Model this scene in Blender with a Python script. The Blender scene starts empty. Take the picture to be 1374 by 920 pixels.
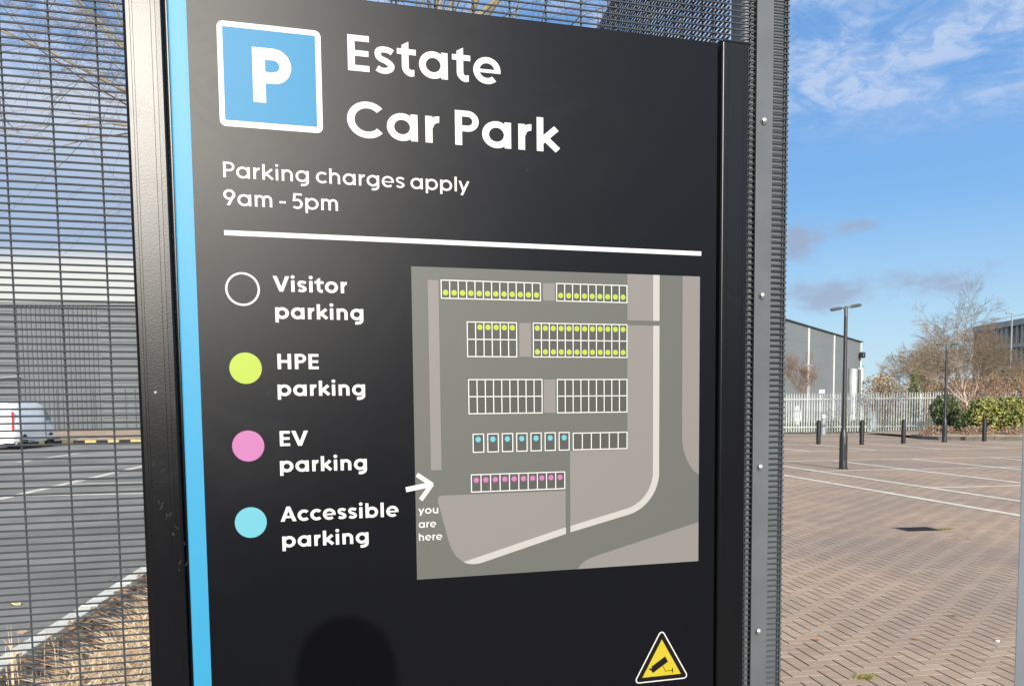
import bpy, bmesh, math, random
import numpy as np
from mathutils import Vector, Matrix
from mathutils.geometry import delaunay_2d_cdt
R = math.radians
random.seed(7)
rng = np.random.default_rng(7)
sc = bpy.context.scene
col = sc.collection

# ------------------------------------------------------------------ camera
F, PPY, PITCH, ROLL = 1199.28, 640.22, R(-4.5), R(-0.6)
cam_d = bpy.data.cameras.new("camera"); cam = bpy.data.objects.new("camera", cam_d); col.objects.link(cam)
cam_d.sensor_width = 36; cam_d.lens = F / 1374 * 36
cam_d.shift_y = (PPY - 460) / 1374
cam_d.clip_start = 0.01; cam_d.clip_end = 3000
s_, c_ = math.sin(PITCH), math.cos(PITCH); sr, cr = math.sin(ROLL), math.cos(ROLL)
U_ = Vector((0, -s_, c_)); X_ = Vector((1, 0, 0))
rt = X_ * cr + U_ * sr; up = -X_ * sr + U_ * cr; fw = Vector((0, c_, s_))
m = Matrix((rt, up, -fw)).transposed().to_4x4(); m.translation = (0, 0, 1.6)
cam.matrix_world = m
sc.camera = cam
sc.render.resolution_x = 1024; sc.render.resolution_y = 685

# ------------------------------------------------------------------ sun, sky
SUN_EL, ANTI_AZ = R(19.0), R(-10.0)
sun_d = bpy.data.lights.new("sun", 'SUN'); sun = bpy.data.objects.new("sun", sun_d); col.objects.link(sun)
ld = Vector((math.sin(ANTI_AZ) * math.cos(SUN_EL), math.cos(ANTI_AZ) * math.cos(SUN_EL), -math.sin(SUN_EL)))
sun.rotation_euler = (-ld).to_track_quat('Z', 'Y').to_euler()
sun_d.energy = 5.0; sun_d.angle = R(0.53); sun_d.color = (1.0, 0.93, 0.82)
sc.view_settings.view_transform = 'Standard'; sc.view_settings.look = 'None'
sc.view_settings.exposure = 0.35; sc.view_settings.gamma = 1

world = bpy.data.worlds.new("World"); sc.world = world; world.use_nodes = True
nt = world.node_tree; nt.nodes.clear()

class NB:
    def __init__(s, nt): s.nt = nt
    def n(s, t, **k):
        o = s.nt.nodes.new(t)
        for a, b in k.items(): setattr(o, a, b)
        return o
    def put(s, inp, v):
        if isinstance(v, bpy.types.NodeSocket): s.nt.links.new(v, inp)
        else: inp.default_value = v
    def m(s, op, a, b=0.0, c=0.0, clamp=False):
        o = s.n('ShaderNodeMath', operation=op, use_clamp=clamp)
        s.put(o.inputs[0], a); s.put(o.inputs[1], b); s.put(o.inputs[2], c); return o.outputs[0]
    def ss(s, v, a, b):
        o = s.n('ShaderNodeMapRange', interpolation_type='SMOOTHSTEP')
        s.put(o.inputs[0], v); o.inputs[1].default_value = a; o.inputs[2].default_value = b; return o.outputs[0]
    def mix(s, f, a, b):
        o = s.n('ShaderNodeMix', data_type='RGBA')
        s.put(o.inputs[0], f)
        for i, v in ((6, a), (7, b)):
            if isinstance(v, (tuple, list)) and len(v) == 3: v = (*v, 1)
            s.put(o.inputs[i], v)
        return o.outputs[2]
    def noise(s, vec, scale, detail=4, rough=0.5, dist=0.0):
        o = s.n('ShaderNodeTexNoise'); 
        if vec is not None: s.put(o.inputs['Vector'], vec)
        o.inputs['Scale'].default_value = scale; o.inputs['Detail'].default_value = detail
        o.inputs['Roughness'].default_value = rough; o.inputs['Distortion'].default_value = dist
        return o.outputs['Fac']

w = NB(nt)
tc = w.n('ShaderNodeTexCoord').outputs['Generated']
sep = w.n('ShaderNodeSeparateXYZ'); w.put(sep.inputs[0], tc)
dx, dy, dz = sep.outputs
az = w.m('MULTIPLY', w.m('ARCTAN2', dx, dy), 57.2958)
el = w.m('MULTIPLY', w.m('ARCSINE', dz), 57.2958)
sky = w.n('ShaderNodeTexSky', sky_type='NISHITA', sun_disc=False)
sky.sun_elevation = SUN_EL; sky.sun_rotation = R(180) + ANTI_AZ
sky.air_density = 1.0; sky.dust_density = 0.3; sky.ozone_density = 2.0
def sph(sx, sy, oz=0.0):
    c = w.n('ShaderNodeCombineXYZ'); w.put(c.inputs[0], w.m('MULTIPLY', az, sx)); w.put(c.inputs[1], w.m('MULTIPLY', el, sy)); c.inputs[2].default_value = oz
    return c.outputs[0]
def blob(a0, e0, wa, we):
    da = w.m('DIVIDE', w.m('SUBTRACT', az, a0), wa); de = w.m('DIVIDE', w.m('SUBTRACT', el, e0), we)
    r2 = w.m('ADD', w.m('MULTIPLY', da, da), w.m('MULTIPLY', de, de))
    return w.m('EXPONENT', w.m('MULTIPLY', r2, -1.0))
SK = 9.0
c = sky.outputs[0]
# clear winter blue, paling to the horizon
rp = w.n('ShaderNodeValToRGB'); w.put(rp.inputs[0], w.m('DIVIDE', w.m('MAXIMUM', el, 0.0), 90.0))
cr_ = rp.color_ramp; cr_.elements[0].color = (.53, .75, .90, 1); cr_.elements[1].position = 1; cr_.elements[1].color = (.07, .20, .48, 1)
for ps_, cc_ in ((.055, (.40, .66, .90)), (.13, (.18, .45, .86)), (.22, (.11, .34, .77)), (.40, (.10, .29, .64))):
    e_ = cr_.elements.new(ps_); e_.color = (*cc_, 1)
grad = w.n('ShaderNodeVectorMath', operation='SCALE'); w.put(grad.inputs[0], rp.outputs[0]); grad.inputs['Scale'].default_value = 9.4
c = w.mix(0.82, c, grad.outputs[0])
# brightness of thin cloud round the low sun
dt = w.n('ShaderNodeVectorMath', operation='DOT_PRODUCT'); w.put(dt.inputs[0], tc); dt.inputs[1].default_value = tuple(-ld)
ang = w.m('ARCCOSINE', w.m('MINIMUM', dt.outputs['Value'], 0.9999))
glow = w.m('MULTIPLY', w.m('EXPONENT', w.m('DIVIDE', ang, -0.45)), 56.0)
gcol = w.n('ShaderNodeVectorMath', operation='SCALE'); gcol.inputs[0].default_value = (1.0, 0.97, 0.93); w.put(gcol.inputs['Scale'], glow)
add = w.n('ShaderNodeVectorMath', operation='ADD'); w.put(add.inputs[0], c); w.put(add.inputs[1], gcol.outputs[0])
c = add.outputs[0]
# thin high cloud sheet
n1 = w.noise(sph(0.15, 0.36, 2.4), 1.0, 8, 0.60, 0.6)
hi = w.m('MULTIPLY', w.ss(n1, 0.34, 0.57), w.ss(el, 14.0, 17.5))
n1b = w.noise(sph(0.75, 1.3, 5.5), 1.0, 6, 0.6, 0.4)
hi = w.m('MULTIPLY', hi, w.m('ADD', 0.35, w.m('MULTIPLY', w.ss(n1b, 0.36, 0.62), 0.65)))
c = w.mix(w.m('MULTIPLY', w.m('MULTIPLY', hi, 0.9), w.ss(ang, 1.2, 1.9)), c, (4.7, 5.9, 8.1))
# big pale bank in the north-west
n2 = w.noise(sph(0.05, 0.16, 3.1), 1.0, 6, 0.55, 0.3)
edge = w.m('ADD', el, w.m('MULTIPLY', w.m('SUBTRACT', n2, 0.5), 9.0))
west = w.m('SUBTRACT', 1.0, w.ss(az, -17.0, -4.0))
bank = w.m('MULTIPLY', w.m('SUBTRACT', 1.0, w.ss(edge, 15.5, 19.0)), west)
bankcol = w.mix(w.ss(edge, 9.5, 18.0), (3.8, 4.8, 6.5), (6.2, 6.8, 7.9))
c = w.mix(w.m('MULTIPLY', bank, 0.9), c, bankcol)
low = w.m('MULTIPLY', w.m('SUBTRACT', 1.0, w.ss(w.m('ADD', el, w.m('MULTIPLY', w.m('SUBTRACT', n2, 0.5), 3.0)), 8.0, 9.6)), west)
c = w.mix(w.m('MULTIPLY', low, 0.95), c, (8.5, 8.5, 7.9))
# small grey clouds near the horizon
n3 = w.noise(sph(0.42, 0.80, 7.7), 1.0, 8, 0.66, 0.2)
gb = None
for b in ((25.4, 6.9, 3.4, 1.0), (19.0, 6.4, 3.0, 1.1), (20.6, 10.2, 1.7, 0.55), (17.6, 9.5, 1.6, 1.3), (34, 8, 4, 1.2), (10, 8, 4, 1.0), (-2, 7, 5, 1.2), (48, 7, 6, 1.3)):
    q = blob(*b); gb = q if gb is None else w.m('ADD', gb, q)
gm = w.ss(w.m('MULTIPLY', gb, w.m('SUBTRACT', w.m('MULTIPLY', n3, 3.0), 0.55)), 0.22, 1.05)
c = w.mix(w.m('MULTIPLY', gm, 0.75), c, (3.3, 3.8, 5.1))
bg = w.n('ShaderNodeBackground'); w.put(bg.inputs[0], c); bg.inputs[1].default_value = 0.085
out = w.n('ShaderNodeOutputWorld'); nt.links.new(bg.outputs[0], out.inputs[0])

# ------------------------------------------------------------------ materials
def mat(name, base, rough=0.6, var=0.0, nscale=5.0, base2=None, bump=0.0, bscale=40.0, metal=0.0, spec=0.5, coat=0.0, island=None, bdist=0.01, trans=0.0, emit=None):
    mt = bpy.data.materials.new(name); mt.use_nodes = True
    t = mt.node_tree; b = NB(t); p = t.nodes['Principled BSDF']
    co = b.n('ShaderNodeTexCoord').outputs['Object']
    colr = (*base, 1)
    if base2 is not None or var:
        b2 = base2 if base2 is not None else tuple(max(0, x * (1 - var)) for x in base)
        nz = b.ss(b.noise(co, nscale, 6, 0.6), 0.36, 0.66)
        colr = b.mix(nz, base, b2)
    if island is not None:
        g = b.n('ShaderNodeNewGeometry').outputs['Random Per Island']
        rp = b.n('ShaderNodeValToRGB'); b.put(rp.inputs[0], g)
        els = rp.color_ramp.elements
        while len(els) < len(island): els.new(0.5)
        for i, cc in enumerate(island): els[i].position = i / (len(island) - 1); els[i].color = (*cc, 1)
        colr = rp.outputs[0]
    b.put(p.inputs['Base Color'], colr)
    p.inputs['Roughness'].default_value = rough; p.inputs['Metallic'].default_value = metal
    p.inputs['Specular IOR Level'].default_value = spec; p.inputs['Coat Weight'].default_value = coat
    if bump:
        bp = b.n('ShaderNodeBump'); bp.inputs['Strength'].default_value = bump; bp.inputs['Distance'].default_value = bdist
        b.put(bp.inputs['Height'], b.noise(co, bscale, 3, 0.6)); b.put(p.inputs['Normal'], bp.outputs[0])
    return mt

def gloss_mat(name, base, rough, ior, bump, bscale, bdist):
    """satin powder coat: diffuse under a Beckmann clear surface"""
    mt = bpy.data.materials.new(name); mt.use_nodes = True
    t = mt.node_tree; b = NB(t); t.nodes.remove(t.nodes['Principled BSDF']); o = t.nodes['Material Output']
    co = b.n('ShaderNodeTexCoord').outputs['Object']
    bp = b.n('ShaderNodeBump'); bp.inputs['Strength'].default_value = bump; bp.inputs['Distance'].default_value = bdist
    b.put(bp.inputs['Height'], b.noise(co, bscale, 3, 0.6))
    d = b.n('ShaderNodeBsdfDiffuse'); d.inputs[0].default_value = (*base, 1)
    # faint handling marks: roughness varies a little
    sm = b.ss(b.noise(co, 6, 5, 0.7, 1.5), 0.45, 0.75)
    g = b.n('ShaderNodeBsdfGlossy', distribution='BECKMANN'); b.put(g.inputs['Roughness'], b.m('ADD', rough, b.m('MULTIPLY', sm, 0.018)))
    f = b.n('ShaderNodeFresnel'); f.inputs['IOR'].default_value = ior
    for n_ in (d, g, f): b.put(n_.inputs['Normal'], bp.outputs[0])
    mx = b.n('ShaderNodeMixShader'); b.put(mx.inputs[0], f.outputs[0]); b.put(mx.inputs[1], d.outputs[0]); b.put(mx.inputs[2], g.outputs[0])
    b.put(o.inputs['Surface'], mx.outputs[0]); return mt

M = {}
M['post_black'] = gloss_mat('post_black', (0.0034, 0.0038, 0.0048), 0.31, 1.345, 0.16, 300, 0.0006)
M['panel_black'] = gloss_mat('panel_black', (0.0034, 0.0039, 0.0056), 0.345, 1.245, 0.10, 420, 0.0006)
M['blue'] = mat('blue', (0.020, 0.180, 0.310), 0.42, spec=0.22)
M['print_blue'] = mat('print_blue', (0.012, 0.135, 0.262), 0.42, spec=0.15)
M['white'] = mat('white', (0.42, 0.42, 0.41), 0.45, spec=0.25)
M['lime'] = mat('lime', (0.221, 0.297, 0.029), 0.42, spec=0.22)
M['pink'] = mat('pink', (0.272, 0.091, 0.212), 0.42, spec=0.22)
M['cyan'] = mat('cyan', (0.075, 0.256, 0.311), 0.42, spec=0.22)
M['yellow'] = mat('yellow', (0.308, 0.253, 0.014), 0.42, spec=0.25)
M['ink'] = mat('ink', (0.006, 0.005, 0.004), 0.6, spec=0.06)
M['map_base'] = mat('map_base', (0.070, 0.074, 0.066), 0.42, spec=0.22)
M['map_bay'] = mat('map_bay', (0.042, 0.045, 0.040), 0.42, spec=0.22)
M['map_pale'] = mat('map_pale', (0.133, 0.126, 0.119), 0.42, spec=0.22)
M['map_white'] = mat('map_white', (0.267, 0.259, 0.248), 0.42, spec=0.22)
M['fence'] = mat('fence', (0.036, 0.044, 0.050), 0.62, var=0.25, nscale=9, spec=0.3)
M['fence_bar'] = mat('fence_bar', (0.070, 0.080, 0.088), 0.55, var=0.2, nscale=5, bump=0.1, bscale=300, bdist=0.0005, spec=0.35)
M['galv'] = mat('galv', (0.22, 0.25, 0.26), 0.55, var=0.15, nscale=4)
M['gate_grey'] = mat('gate_grey', (0.55, 0.59, 0.60), 0.5, var=0.1, nscale=4)
M['post_grey'] = mat('post_grey', (0.080, 0.090, 0.096), 0.5, var=0.2, nscale=9)
M['bolt'] = mat('bolt', (0.75, 0.74, 0.70), 0.28, metal=1.0)
M['lamp'] = mat('lamp', (0.013, 0.015, 0.017), 0.45, var=0.2)
M['lamp_head'] = mat('lamp_head', (0.06, 0.066, 0.062), 0.5, var=0.2)
M['lamp_glass'] = mat('lamp_glass', (0.02, 0.02, 0.02), 0.25)
M['bollard'] = mat('bollard', (0.009, 0.010, 0.011), 0.5, spec=0.3)
M['palisade'] = mat('palisade', (0.43, 0.46, 0.45), 0.6, var=0.3, nscale=2)
M['asphalt'] = mat('asphalt', (0.27, 0.255, 0.225), 0.95, base2=(0.165, 0.158, 0.142), nscale=0.30, bump=0.3, bscale=110, bdist=0.004, spec=0.1)
M['line'] = mat('line', (0.62, 0.58, 0.49), 0.9, base2=(0.50, 0.46, 0.38), nscale=3, spec=0.08)
M['soil'] = mat('soil', (0.050, 0.040, 0.032), 0.95, base2=(0.10, 0.08, 0.06), nscale=14, bump=1.0, bscale=40, bdist=0.03)
M['verge'] = mat('verge', (0.42, 0.31, 0.22), 0.95, base2=(0.27, 0.20, 0.14), nscale=2, bump=0.3, bscale=9, bdist=0.03, spec=0.1)
M['terrain'] = mat('terrain', (0.085, 0.10, 0.045), 0.95, base2=(0.14, 0.12, 0.07), nscale=0.12)
M['kerb'] = mat('kerb', (0.62, 0.60, 0.50), 0.85, base2=(0.50, 0.48, 0.40), nscale=9, bump=0.3, bscale=90, bdist=0.003)
M['kerb_dark'] = mat('kerb_dark', (0.11, 0.10, 0.075), 0.9, var=0.3, nscale=4)
M['kerb_yellow'] = mat('kerb_yellow', (0.44, 0.34, 0.11), 0.8, var=0.25, nscale=6)
M['kerb_black'] = mat('kerb_black', (0.022, 0.022, 0.022), 0.9, spec=0.1)
M['joint'] = mat('joint', (0.024, 0.018, 0.012), 1.0, base2=(0.055, 0.045, 0.028), nscale=3, spec=0.1)
M['clad_rib'] = mat('clad_rib', (0.088, 0.100, 0.106), 0.6, var=0.12, nscale=0.4, spec=0.25)
M['clad_flat'] = mat('clad_flat', (0.103, 0.115, 0.121), 0.6, var=0.12, nscale=0.3, spec=0.25)
M['shed'] = mat('shed', (0.155, 0.168, 0.172), 0.7, var=0.06, nscale=0.2, spec=0.2)
M['shed_trim'] = mat('shed_trim', (0.55, 0.54, 0.50), 0.6)
M['steel_duct'] = mat('steel_duct', (0.45, 0.48, 0.48), 0.4, metal=0.3, var=0.2, nscale=1)
M['roof_dark'] = mat('roof_dark', (0.09, 0.10, 0.10), 0.7)
M['glass'] = mat('glass', (0.06, 0.10, 0.14), 0.12, spec=0.9)
M['glass_pale'] = mat('glass_pale', (0.25, 0.28, 0.30), 0.3)
M['concrete'] = mat('concrete', (0.36, 0.37, 0.36), 0.8, var=0.12, nscale=0.5)
M['panel_brown'] = mat('panel_brown', (0.26, 0.25, 0.22), 0.7)
M['van_white'] = mat('van_white', (0.82, 0.83, 0.84), 0.3, coat=0.4)
M['tyre'] = mat('tyre', (0.015, 0.015, 0.015), 0.8)
M['rim'] = mat('rim', (0.30, 0.31, 0.32), 0.4, metal=0.6)
M['red_lens'] = mat('red_lens', (0.55, 0.02, 0.02), 0.25)
M['van_glass'] = mat('van_glass', (0.03, 0.05, 0.05), 0.08, spec=0.8)
M['plastic_dark'] = mat('plastic_dark', (0.02, 0.02, 0.022), 0.6)
M['bark_tan'] = mat('bark_tan', (0.24, 0.195, 0.12), 0.9, base2=(0.16, 0.135, 0.08), nscale=3)
M['bark_brown'] = mat('bark_brown', (0.20, 0.155, 0.12), 0.9, base2=(0.13, 0.10, 0.08), nscale=3)
M['bark_pink'] = mat('bark_pink', (0.42, 0.33, 0.27), 0.9, base2=(0.30, 0.24, 0.19), nscale=4)
M['twig_grey'] = mat('twig_grey', (0.165, 0.122, 0.080), 0.95)
M['twig_gold'] = mat('twig_gold', (0.13, 0.10, 0.06), 0.95)
M['twig_red'] = mat('twig_red', (0.21, 0.13, 0.09), 0.95)
M['leaf_laurel'] = mat('leaf_laurel', (0.1, 0.15, 0.03), 0.5, island=[(0.04, 0.06, 0.018), (0.12, 0.15, 0.03), (0.22, 0.24, 0.05), (0.34, 0.34, 0.10), (0.25, 0.18, 0.07)])
M['leaf_dark'] = mat('leaf_dark', (0.05, 0.08, 0.03), 0.5, island=[(0.025, 0.045, 0.018), (0.06, 0.085, 0.03), (0.10, 0.12, 0.04)])
M['leaf_rust'] = mat('leaf_rust', (0.25, 0.13, 0.05), 0.8, island=[(0.20, 0.10, 0.04), (0.34, 0.19, 0.06), (0.16, 0.12, 0.06), (0.26, 0.20, 0.07)])
M['leaf_brown'] = mat('leaf_brown', (0.25, 0.17, 0.1), 0.9, island=[(0.20, 0.12, 0.075), (0.30, 0.20, 0.13), (0.17, 0.12, 0.085), (0.24, 0.19, 0.10)])
M['leaf_ivy'] = mat('leaf_ivy', (0.08, 0.12, 0.03), 0.6, island=[(0.04, 0.07, 0.02), (0.12, 0.17, 0.04)])
M['straw'] = mat('straw', (0.5, 0.38, 0.22), 0.9, island=[(0.40, 0.26, 0.14), (0.66, 0.48, 0.28), (0.78, 0.62, 0.42), (0.55, 0.36, 0.20), (0.80, 0.68, 0.50)])
M['litter'] = mat('litter', (0.2, 0.1, 0.05), 0.9, island=[(0.05, 0.035, 0.028), (0.16, 0.08, 0.035), (0.26, 0.13, 0.05), (0.09, 0.07, 0.05), (0.30, 0.22, 0.12)])
M['weed'] = mat('weed', (0.2, 0.25, 0.04), 0.9, island=[(0.12, 0.15, 0.03), (0.26, 0.28, 0.06), (0.20, 0.15, 0.05)])
M['dead_leaf'] = mat('dead_leaf', (0.30, 0.13, 0.04), 0.8)
M['pale_leaf'] = mat('pale_leaf', (0.55, 0.47, 0.22), 0.8)
M['stone'] = mat('stone', (0.7, 0.68, 0.62), 0.8)
M['iron'] = mat('iron', (0.17, 0.145, 0.125), 0.75, spec=0.2)
M['coat'] = mat('coat', (0.02, 0.022, 0.03), 0.9)
M['skin'] = mat('skin', (0.45, 0.28, 0.2), 0.6)
M['hair'] = mat('hair', (0.04, 0.025, 0.015), 0.7)

def paving_mat(name, island):
    mt = bpy.data.materials.new(name); mt.use_nodes = True
    t = mt.node_tree; b = NB(t); p = t.nodes['Principled BSDF']
    g = b.n('ShaderNodeNewGeometry'); pos = g.outputs['Position']
    n_big = b.ss(b.noise(pos, 0.33, 5, 0.6, 0.5), 0.38, 0.68)
    n_fine = b.noise(pos, 160, 4, 0.7)
    n_mid = b.ss(b.noise(pos, 3.2, 5, 0.65), 0.35, 0.7)
    c = b.mix(n_mid, (0.350, 0.250, 0.165), (0.255, 0.180, 0.122))
    if island:
        oi = b.n('ShaderNodeObjectInfo').outputs['Random']
        rnd = b.m('FRACT', b.m('ADD', g.outputs['Random Per Island'], b.m('MULTIPLY', oi, 7.31)))
        c = b.mix(b.m('MULTIPLY', rnd, 0.5), c, (0.33, 0.235, 0.175))
        rnd2 = b.m('FRACT', b.m('MULTIPLY', rnd, 13.7))
        c = b.mix(b.m('MULTIPLY', b.ss(rnd2, 0.55, 1.0), 0.45), c, (0.44, 0.345, 0.245))
    c = b.mix(b.m('MULTIPLY', n_big, 0.78), c, (0.19, 0.15, 0.13))
    c = b.mix(b.ss(n_fine, 0.40, 0.75), c, (0.44, 0.34, 0.255))
    c2 = b.m('MULTIPLY', b.ss(b.noise(pos, 90, 2, 0.5), 0.58, 0.72), 0.55)
    c = b.mix(c2, c, (0.14, 0.10, 0.09))
    if not island:
        mp = b.n('ShaderNodeMapping'); b.put(mp.inputs['Vector'], pos); mp.inputs['Rotation'].default_value = (0, 0, R(82.5))
        br = b.n('ShaderNodeTexBrick'); b.put(br.inputs['Vector'], mp.outputs[0]); br.offset = 0.5
        br.inputs['Scale'].default_value = 1; br.inputs['Brick Width'].default_value = 0.3; br.inputs['Row Height'].default_value = 0.1
        br.inputs['Mortar Size'].default_value = 0.006; br.inputs['Mortar Smooth'].default_value = 0.3
        c = b.mix(b.m('MULTIPLY', br.outputs['Fac'], 0.5), c, (0.10, 0.075, 0.06))
    b.put(p.inputs['Base Color'], c); p.inputs['Roughness'].default_value = 0.92; p.inputs['Specular IOR Level'].default_value = 0.15
    bp = b.n('ShaderNodeBump'); bp.inputs['Strength'].default_value = 0.5; bp.inputs['Distance'].default_value = 0.003
    b.put(bp.inputs['Height'], b.noise(pos, 220, 3, 0.7)); b.put(p.inputs['Normal'], bp.outputs[0])
    return mt
M['paver'] = paving_mat('paver', True)
M['paving'] = paving_mat('paving', False)

# ------------------------------------------------------------------ object helpers
class MB:
    def __init__(s): s.v = []; s.f = []
    def add(s, vs, fs):
        o = len(s.v); s.v += [tuple(p) for p in vs]; s.f += [tuple(i + o for i in f) for f in fs]; return s
    def box(s, x0, y0, z0, x1, y1, z1):
        return s.add([(x0, y0, z0), (x1, y0, z0), (x1, y1, z0), (x0, y1, z0), (x0, y0, z1), (x1, y0, z1), (x1, y1, z1), (x0, y1, z1)],
                     [(0, 3, 2, 1), (4, 5, 6, 7), (0, 1, 5, 4), (1, 2, 6, 5), (2, 3, 7, 6), (3, 0, 4, 7)])
    def tube(s, pts, rad, n=8, caps=True):
        pts = [Vector(p) for p in pts]
        if not isinstance(rad, (list, tuple)): rad = [rad] * len(pts)
        o = len(s.v); ref = None
        for i, p in enumerate(pts):
            d = (pts[min(i + 1, len(pts) - 1)] - pts[max(i - 1, 0)]).normalized()
            if ref is None: ref = d.orthogonal().normalized()
            a = (ref - d * ref.dot(d))
            a = a.normalized() if a.length > 1e-6 else d.orthogonal().normalized()
            ref = a; b = d.cross(a)
            for k in range(n):
                t = 2 * math.pi * k / n
                s.v.append(tuple(p + (a * math.cos(t) + b * math.sin(t)) * rad[i]))
        for i in range(len(pts) - 1):
            for k in range(n):
                k2 = (k + 1) % n
                s.f.append((o + i * n + k, o + i * n + k2, o + (i + 1) * n + k2, o + (i + 1) * n + k))
        if caps:
            s.f.append(tuple(o + k for k in reversed(range(n)))); e = o + (len(pts) - 1) * n; s.f.append(tuple(e + k for k in range(n)))
        return s
    def lathe(s, prof, n=24, cx=0, cy=0):
        o = len(s.v)
        for (r, z) in prof:
            for k in range(n):
                t = 2 * math.pi * k / n; s.v.append((cx + r * math.cos(t), cy + r * math.sin(t), z))
        for i in range(len(prof) - 1):
            for k in range(n):
                k2 = (k + 1) % n; s.f.append((o + i * n + k, o + i * n + k2, o + (i + 1) * n + k2, o + (i + 1) * n + k))
        s.f.append(tuple(o + k for k in reversed(range(n)))); e = o + (len(prof) - 1) * n; s.f.append(tuple(e + k for k in range(n)))
        return s
    def prism_z(s, prof, z0, z1):            # profile (x, y) extruded along z
        n = len(prof); o = len(s.v)
        s.v += [(x, y, z0) for x, y in prof] + [(x, y, z1) for x, y in prof]
        for k in range(n):
            k2 = (k + 1) % n; s.f.append((o + k, o + k2, o + n + k2, o + n + k))
        s.f.append(tuple(o + k for k in reversed(range(n)))); s.f.append(tuple(o + n + k for k in range(n)))
        return s
    def mesh(s, name, m=None, smooth=False, bevel=0, seg=2):
        me = bpy.data.meshes.new(name); me.from_pydata(s.v, [], s.f); me.update()
        bm = bmesh.new(); bm.from_mesh(me)
        bmesh.ops.recalc_face_normals(bm, faces=bm.faces)
        if bevel:
            bmesh.ops.bevel(bm, geom=[e for e in bm.edges if len(e.link_faces) == 2 and e.calc_face_angle(0) > 0.6], offset=bevel, segments=seg, affect='EDGES', profile=0.5)
        bm.to_mesh(me); bm.free()
        if m: me.materials.append(M[m] if isinstance(m, str) else m)
        if smooth:
            me.shade_smooth() if hasattr(me, 'shade_smooth') else None
            if smooth != 'all':
                try: me.set_sharp_from_angle(angle=R(40))
                except Exception: pass
        return me
    def build(s, name, m, parent=None, **k):
        return link(name, s.mesh(name, m, **k), parent)

def link(name, me, parent=None, loc=None, rot=None):
    o = bpy.data.objects.new(name, me); col.objects.link(o)
    if parent is not None: o.parent = parent
    if loc is not None: o.location = loc
    if rot is not None: o.rotation_euler = rot
    return o
def raw(name, v, f, m, parent=None):
    me = bpy.data.meshes.new(name); me.from_pydata(v.tolist() if hasattr(v, 'tolist') else v, [], f.tolist() if hasattr(f, 'tolist') else f); me.update()
    me.materials.append(M[m]); return link(name, me, parent)
def tag(o, label, cat, group=None, kind=None):
    o['label'] = label; o['category'] = cat
    if group: o['group'] = group
    if kind: o['kind'] = kind
    return o
def thing(name, label, cat, loc=(0, 0, 0), rz=0, group=None):
    o = bpy.data.objects.new(name, None); col.objects.link(o); o.empty_display_size = 0.2
    o.location = loc; o.rotation_euler = (0, 0, rz)
    return tag(o, label, cat, group)
def struct(o): o['kind'] = 'structure'; return o
def stuff(o): o['kind'] = 'stuff'; return o
def copy_tree(o, parent=None):
    c = o.copy(); col.objects.link(c); c.parent = parent
    for ch in list(o.children): copy_tree(ch, c)
    return c

GA = R(7.5); gc, gs = math.cos(GA), math.sin(GA)
def gw(x, y, z=0.0): return (x * gc - y * gs, x * gs + y * gc, z)      # car-park grid -> world
def sheet(name, m, rects, z):
    v = []; f = []
    for (x0, y0, x1, y1) in rects:
        o = len(v); v += [gw(x0, y0, z), gw(x1, y0, z), gw(x1, y1, z), gw(x0, y1, z)]; f.append((o, o + 1, o + 2, o + 3))
    me = bpy.data.meshes.new(name); me.from_pydata(v, [], f); me.update(); me.materials.append(M[m]); return link(name, me)

# ------------------------------------------------------------------ ground
BX0, BX1, BY0, BY1 = 0.9, 14.7, 3.5, 20.1           # area laid with modelled blocks
t_ = sheet('terrain', 'terrain', [(-900, -600, 900, 1500)], -0.08); struct(t_)
struct(sheet('asphalt', 'asphalt', [(-90, 2.0, -2.53, 47.5), (-2.53, 14.0, 0.6, 47.5)], 0.0))
struct(sheet('car_park_paving', 'paving', [(0.6, 2.0, BX0, 46.0), (BX0, 2.0, BX1, BY0), (BX1, 2.0, 70, 46.0), (BX0, BY1, BX1, 46.0), (-90, -40, 70, 2.0)], 0.0))
struct(sheet('paving_bed', 'joint', [(BX0, BY0, BX1, BY1)], -0.0022))
soil = MB()
nx, ny = 24, 90
for j in range(ny + 1):
    for i in range(nx + 1):
        x = -2.40 + 3.0 * i / nx; y = 2.0 + 12.0 * j / ny
        soil.v.append(gw(x, y, 0.0 + 0.05 * math.sin(math.pi * i / nx) + random.uniform(-.012, .012)))
for j in range(ny):
    for i in range(nx):
        a = j * (nx + 1) + i; soil.f.append((a, a + 1, a + nx + 2, a + nx + 1))
struct(soil.build('planting_bed', 'soil'))
# far verge beside the left warehouse
vg = MB()
for j, (y, z) in enumerate(((47.66, 0.10), (50, 0.25), (56, 0.32), (71.5, 0.30))):
    for i in range(30): vg.v.append(gw(-62 + i * 2.15, y, z + (random.uniform(-.08, .08) if 0 < j < 3 else 0)))
for j in range(3):
    for i in range(29):
        a = j * 30 + i; vg.f.append((a, a + 1, a + 31, a + 30))
struct(vg.build('bark_verge', 'verge', smooth='all'))

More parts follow.
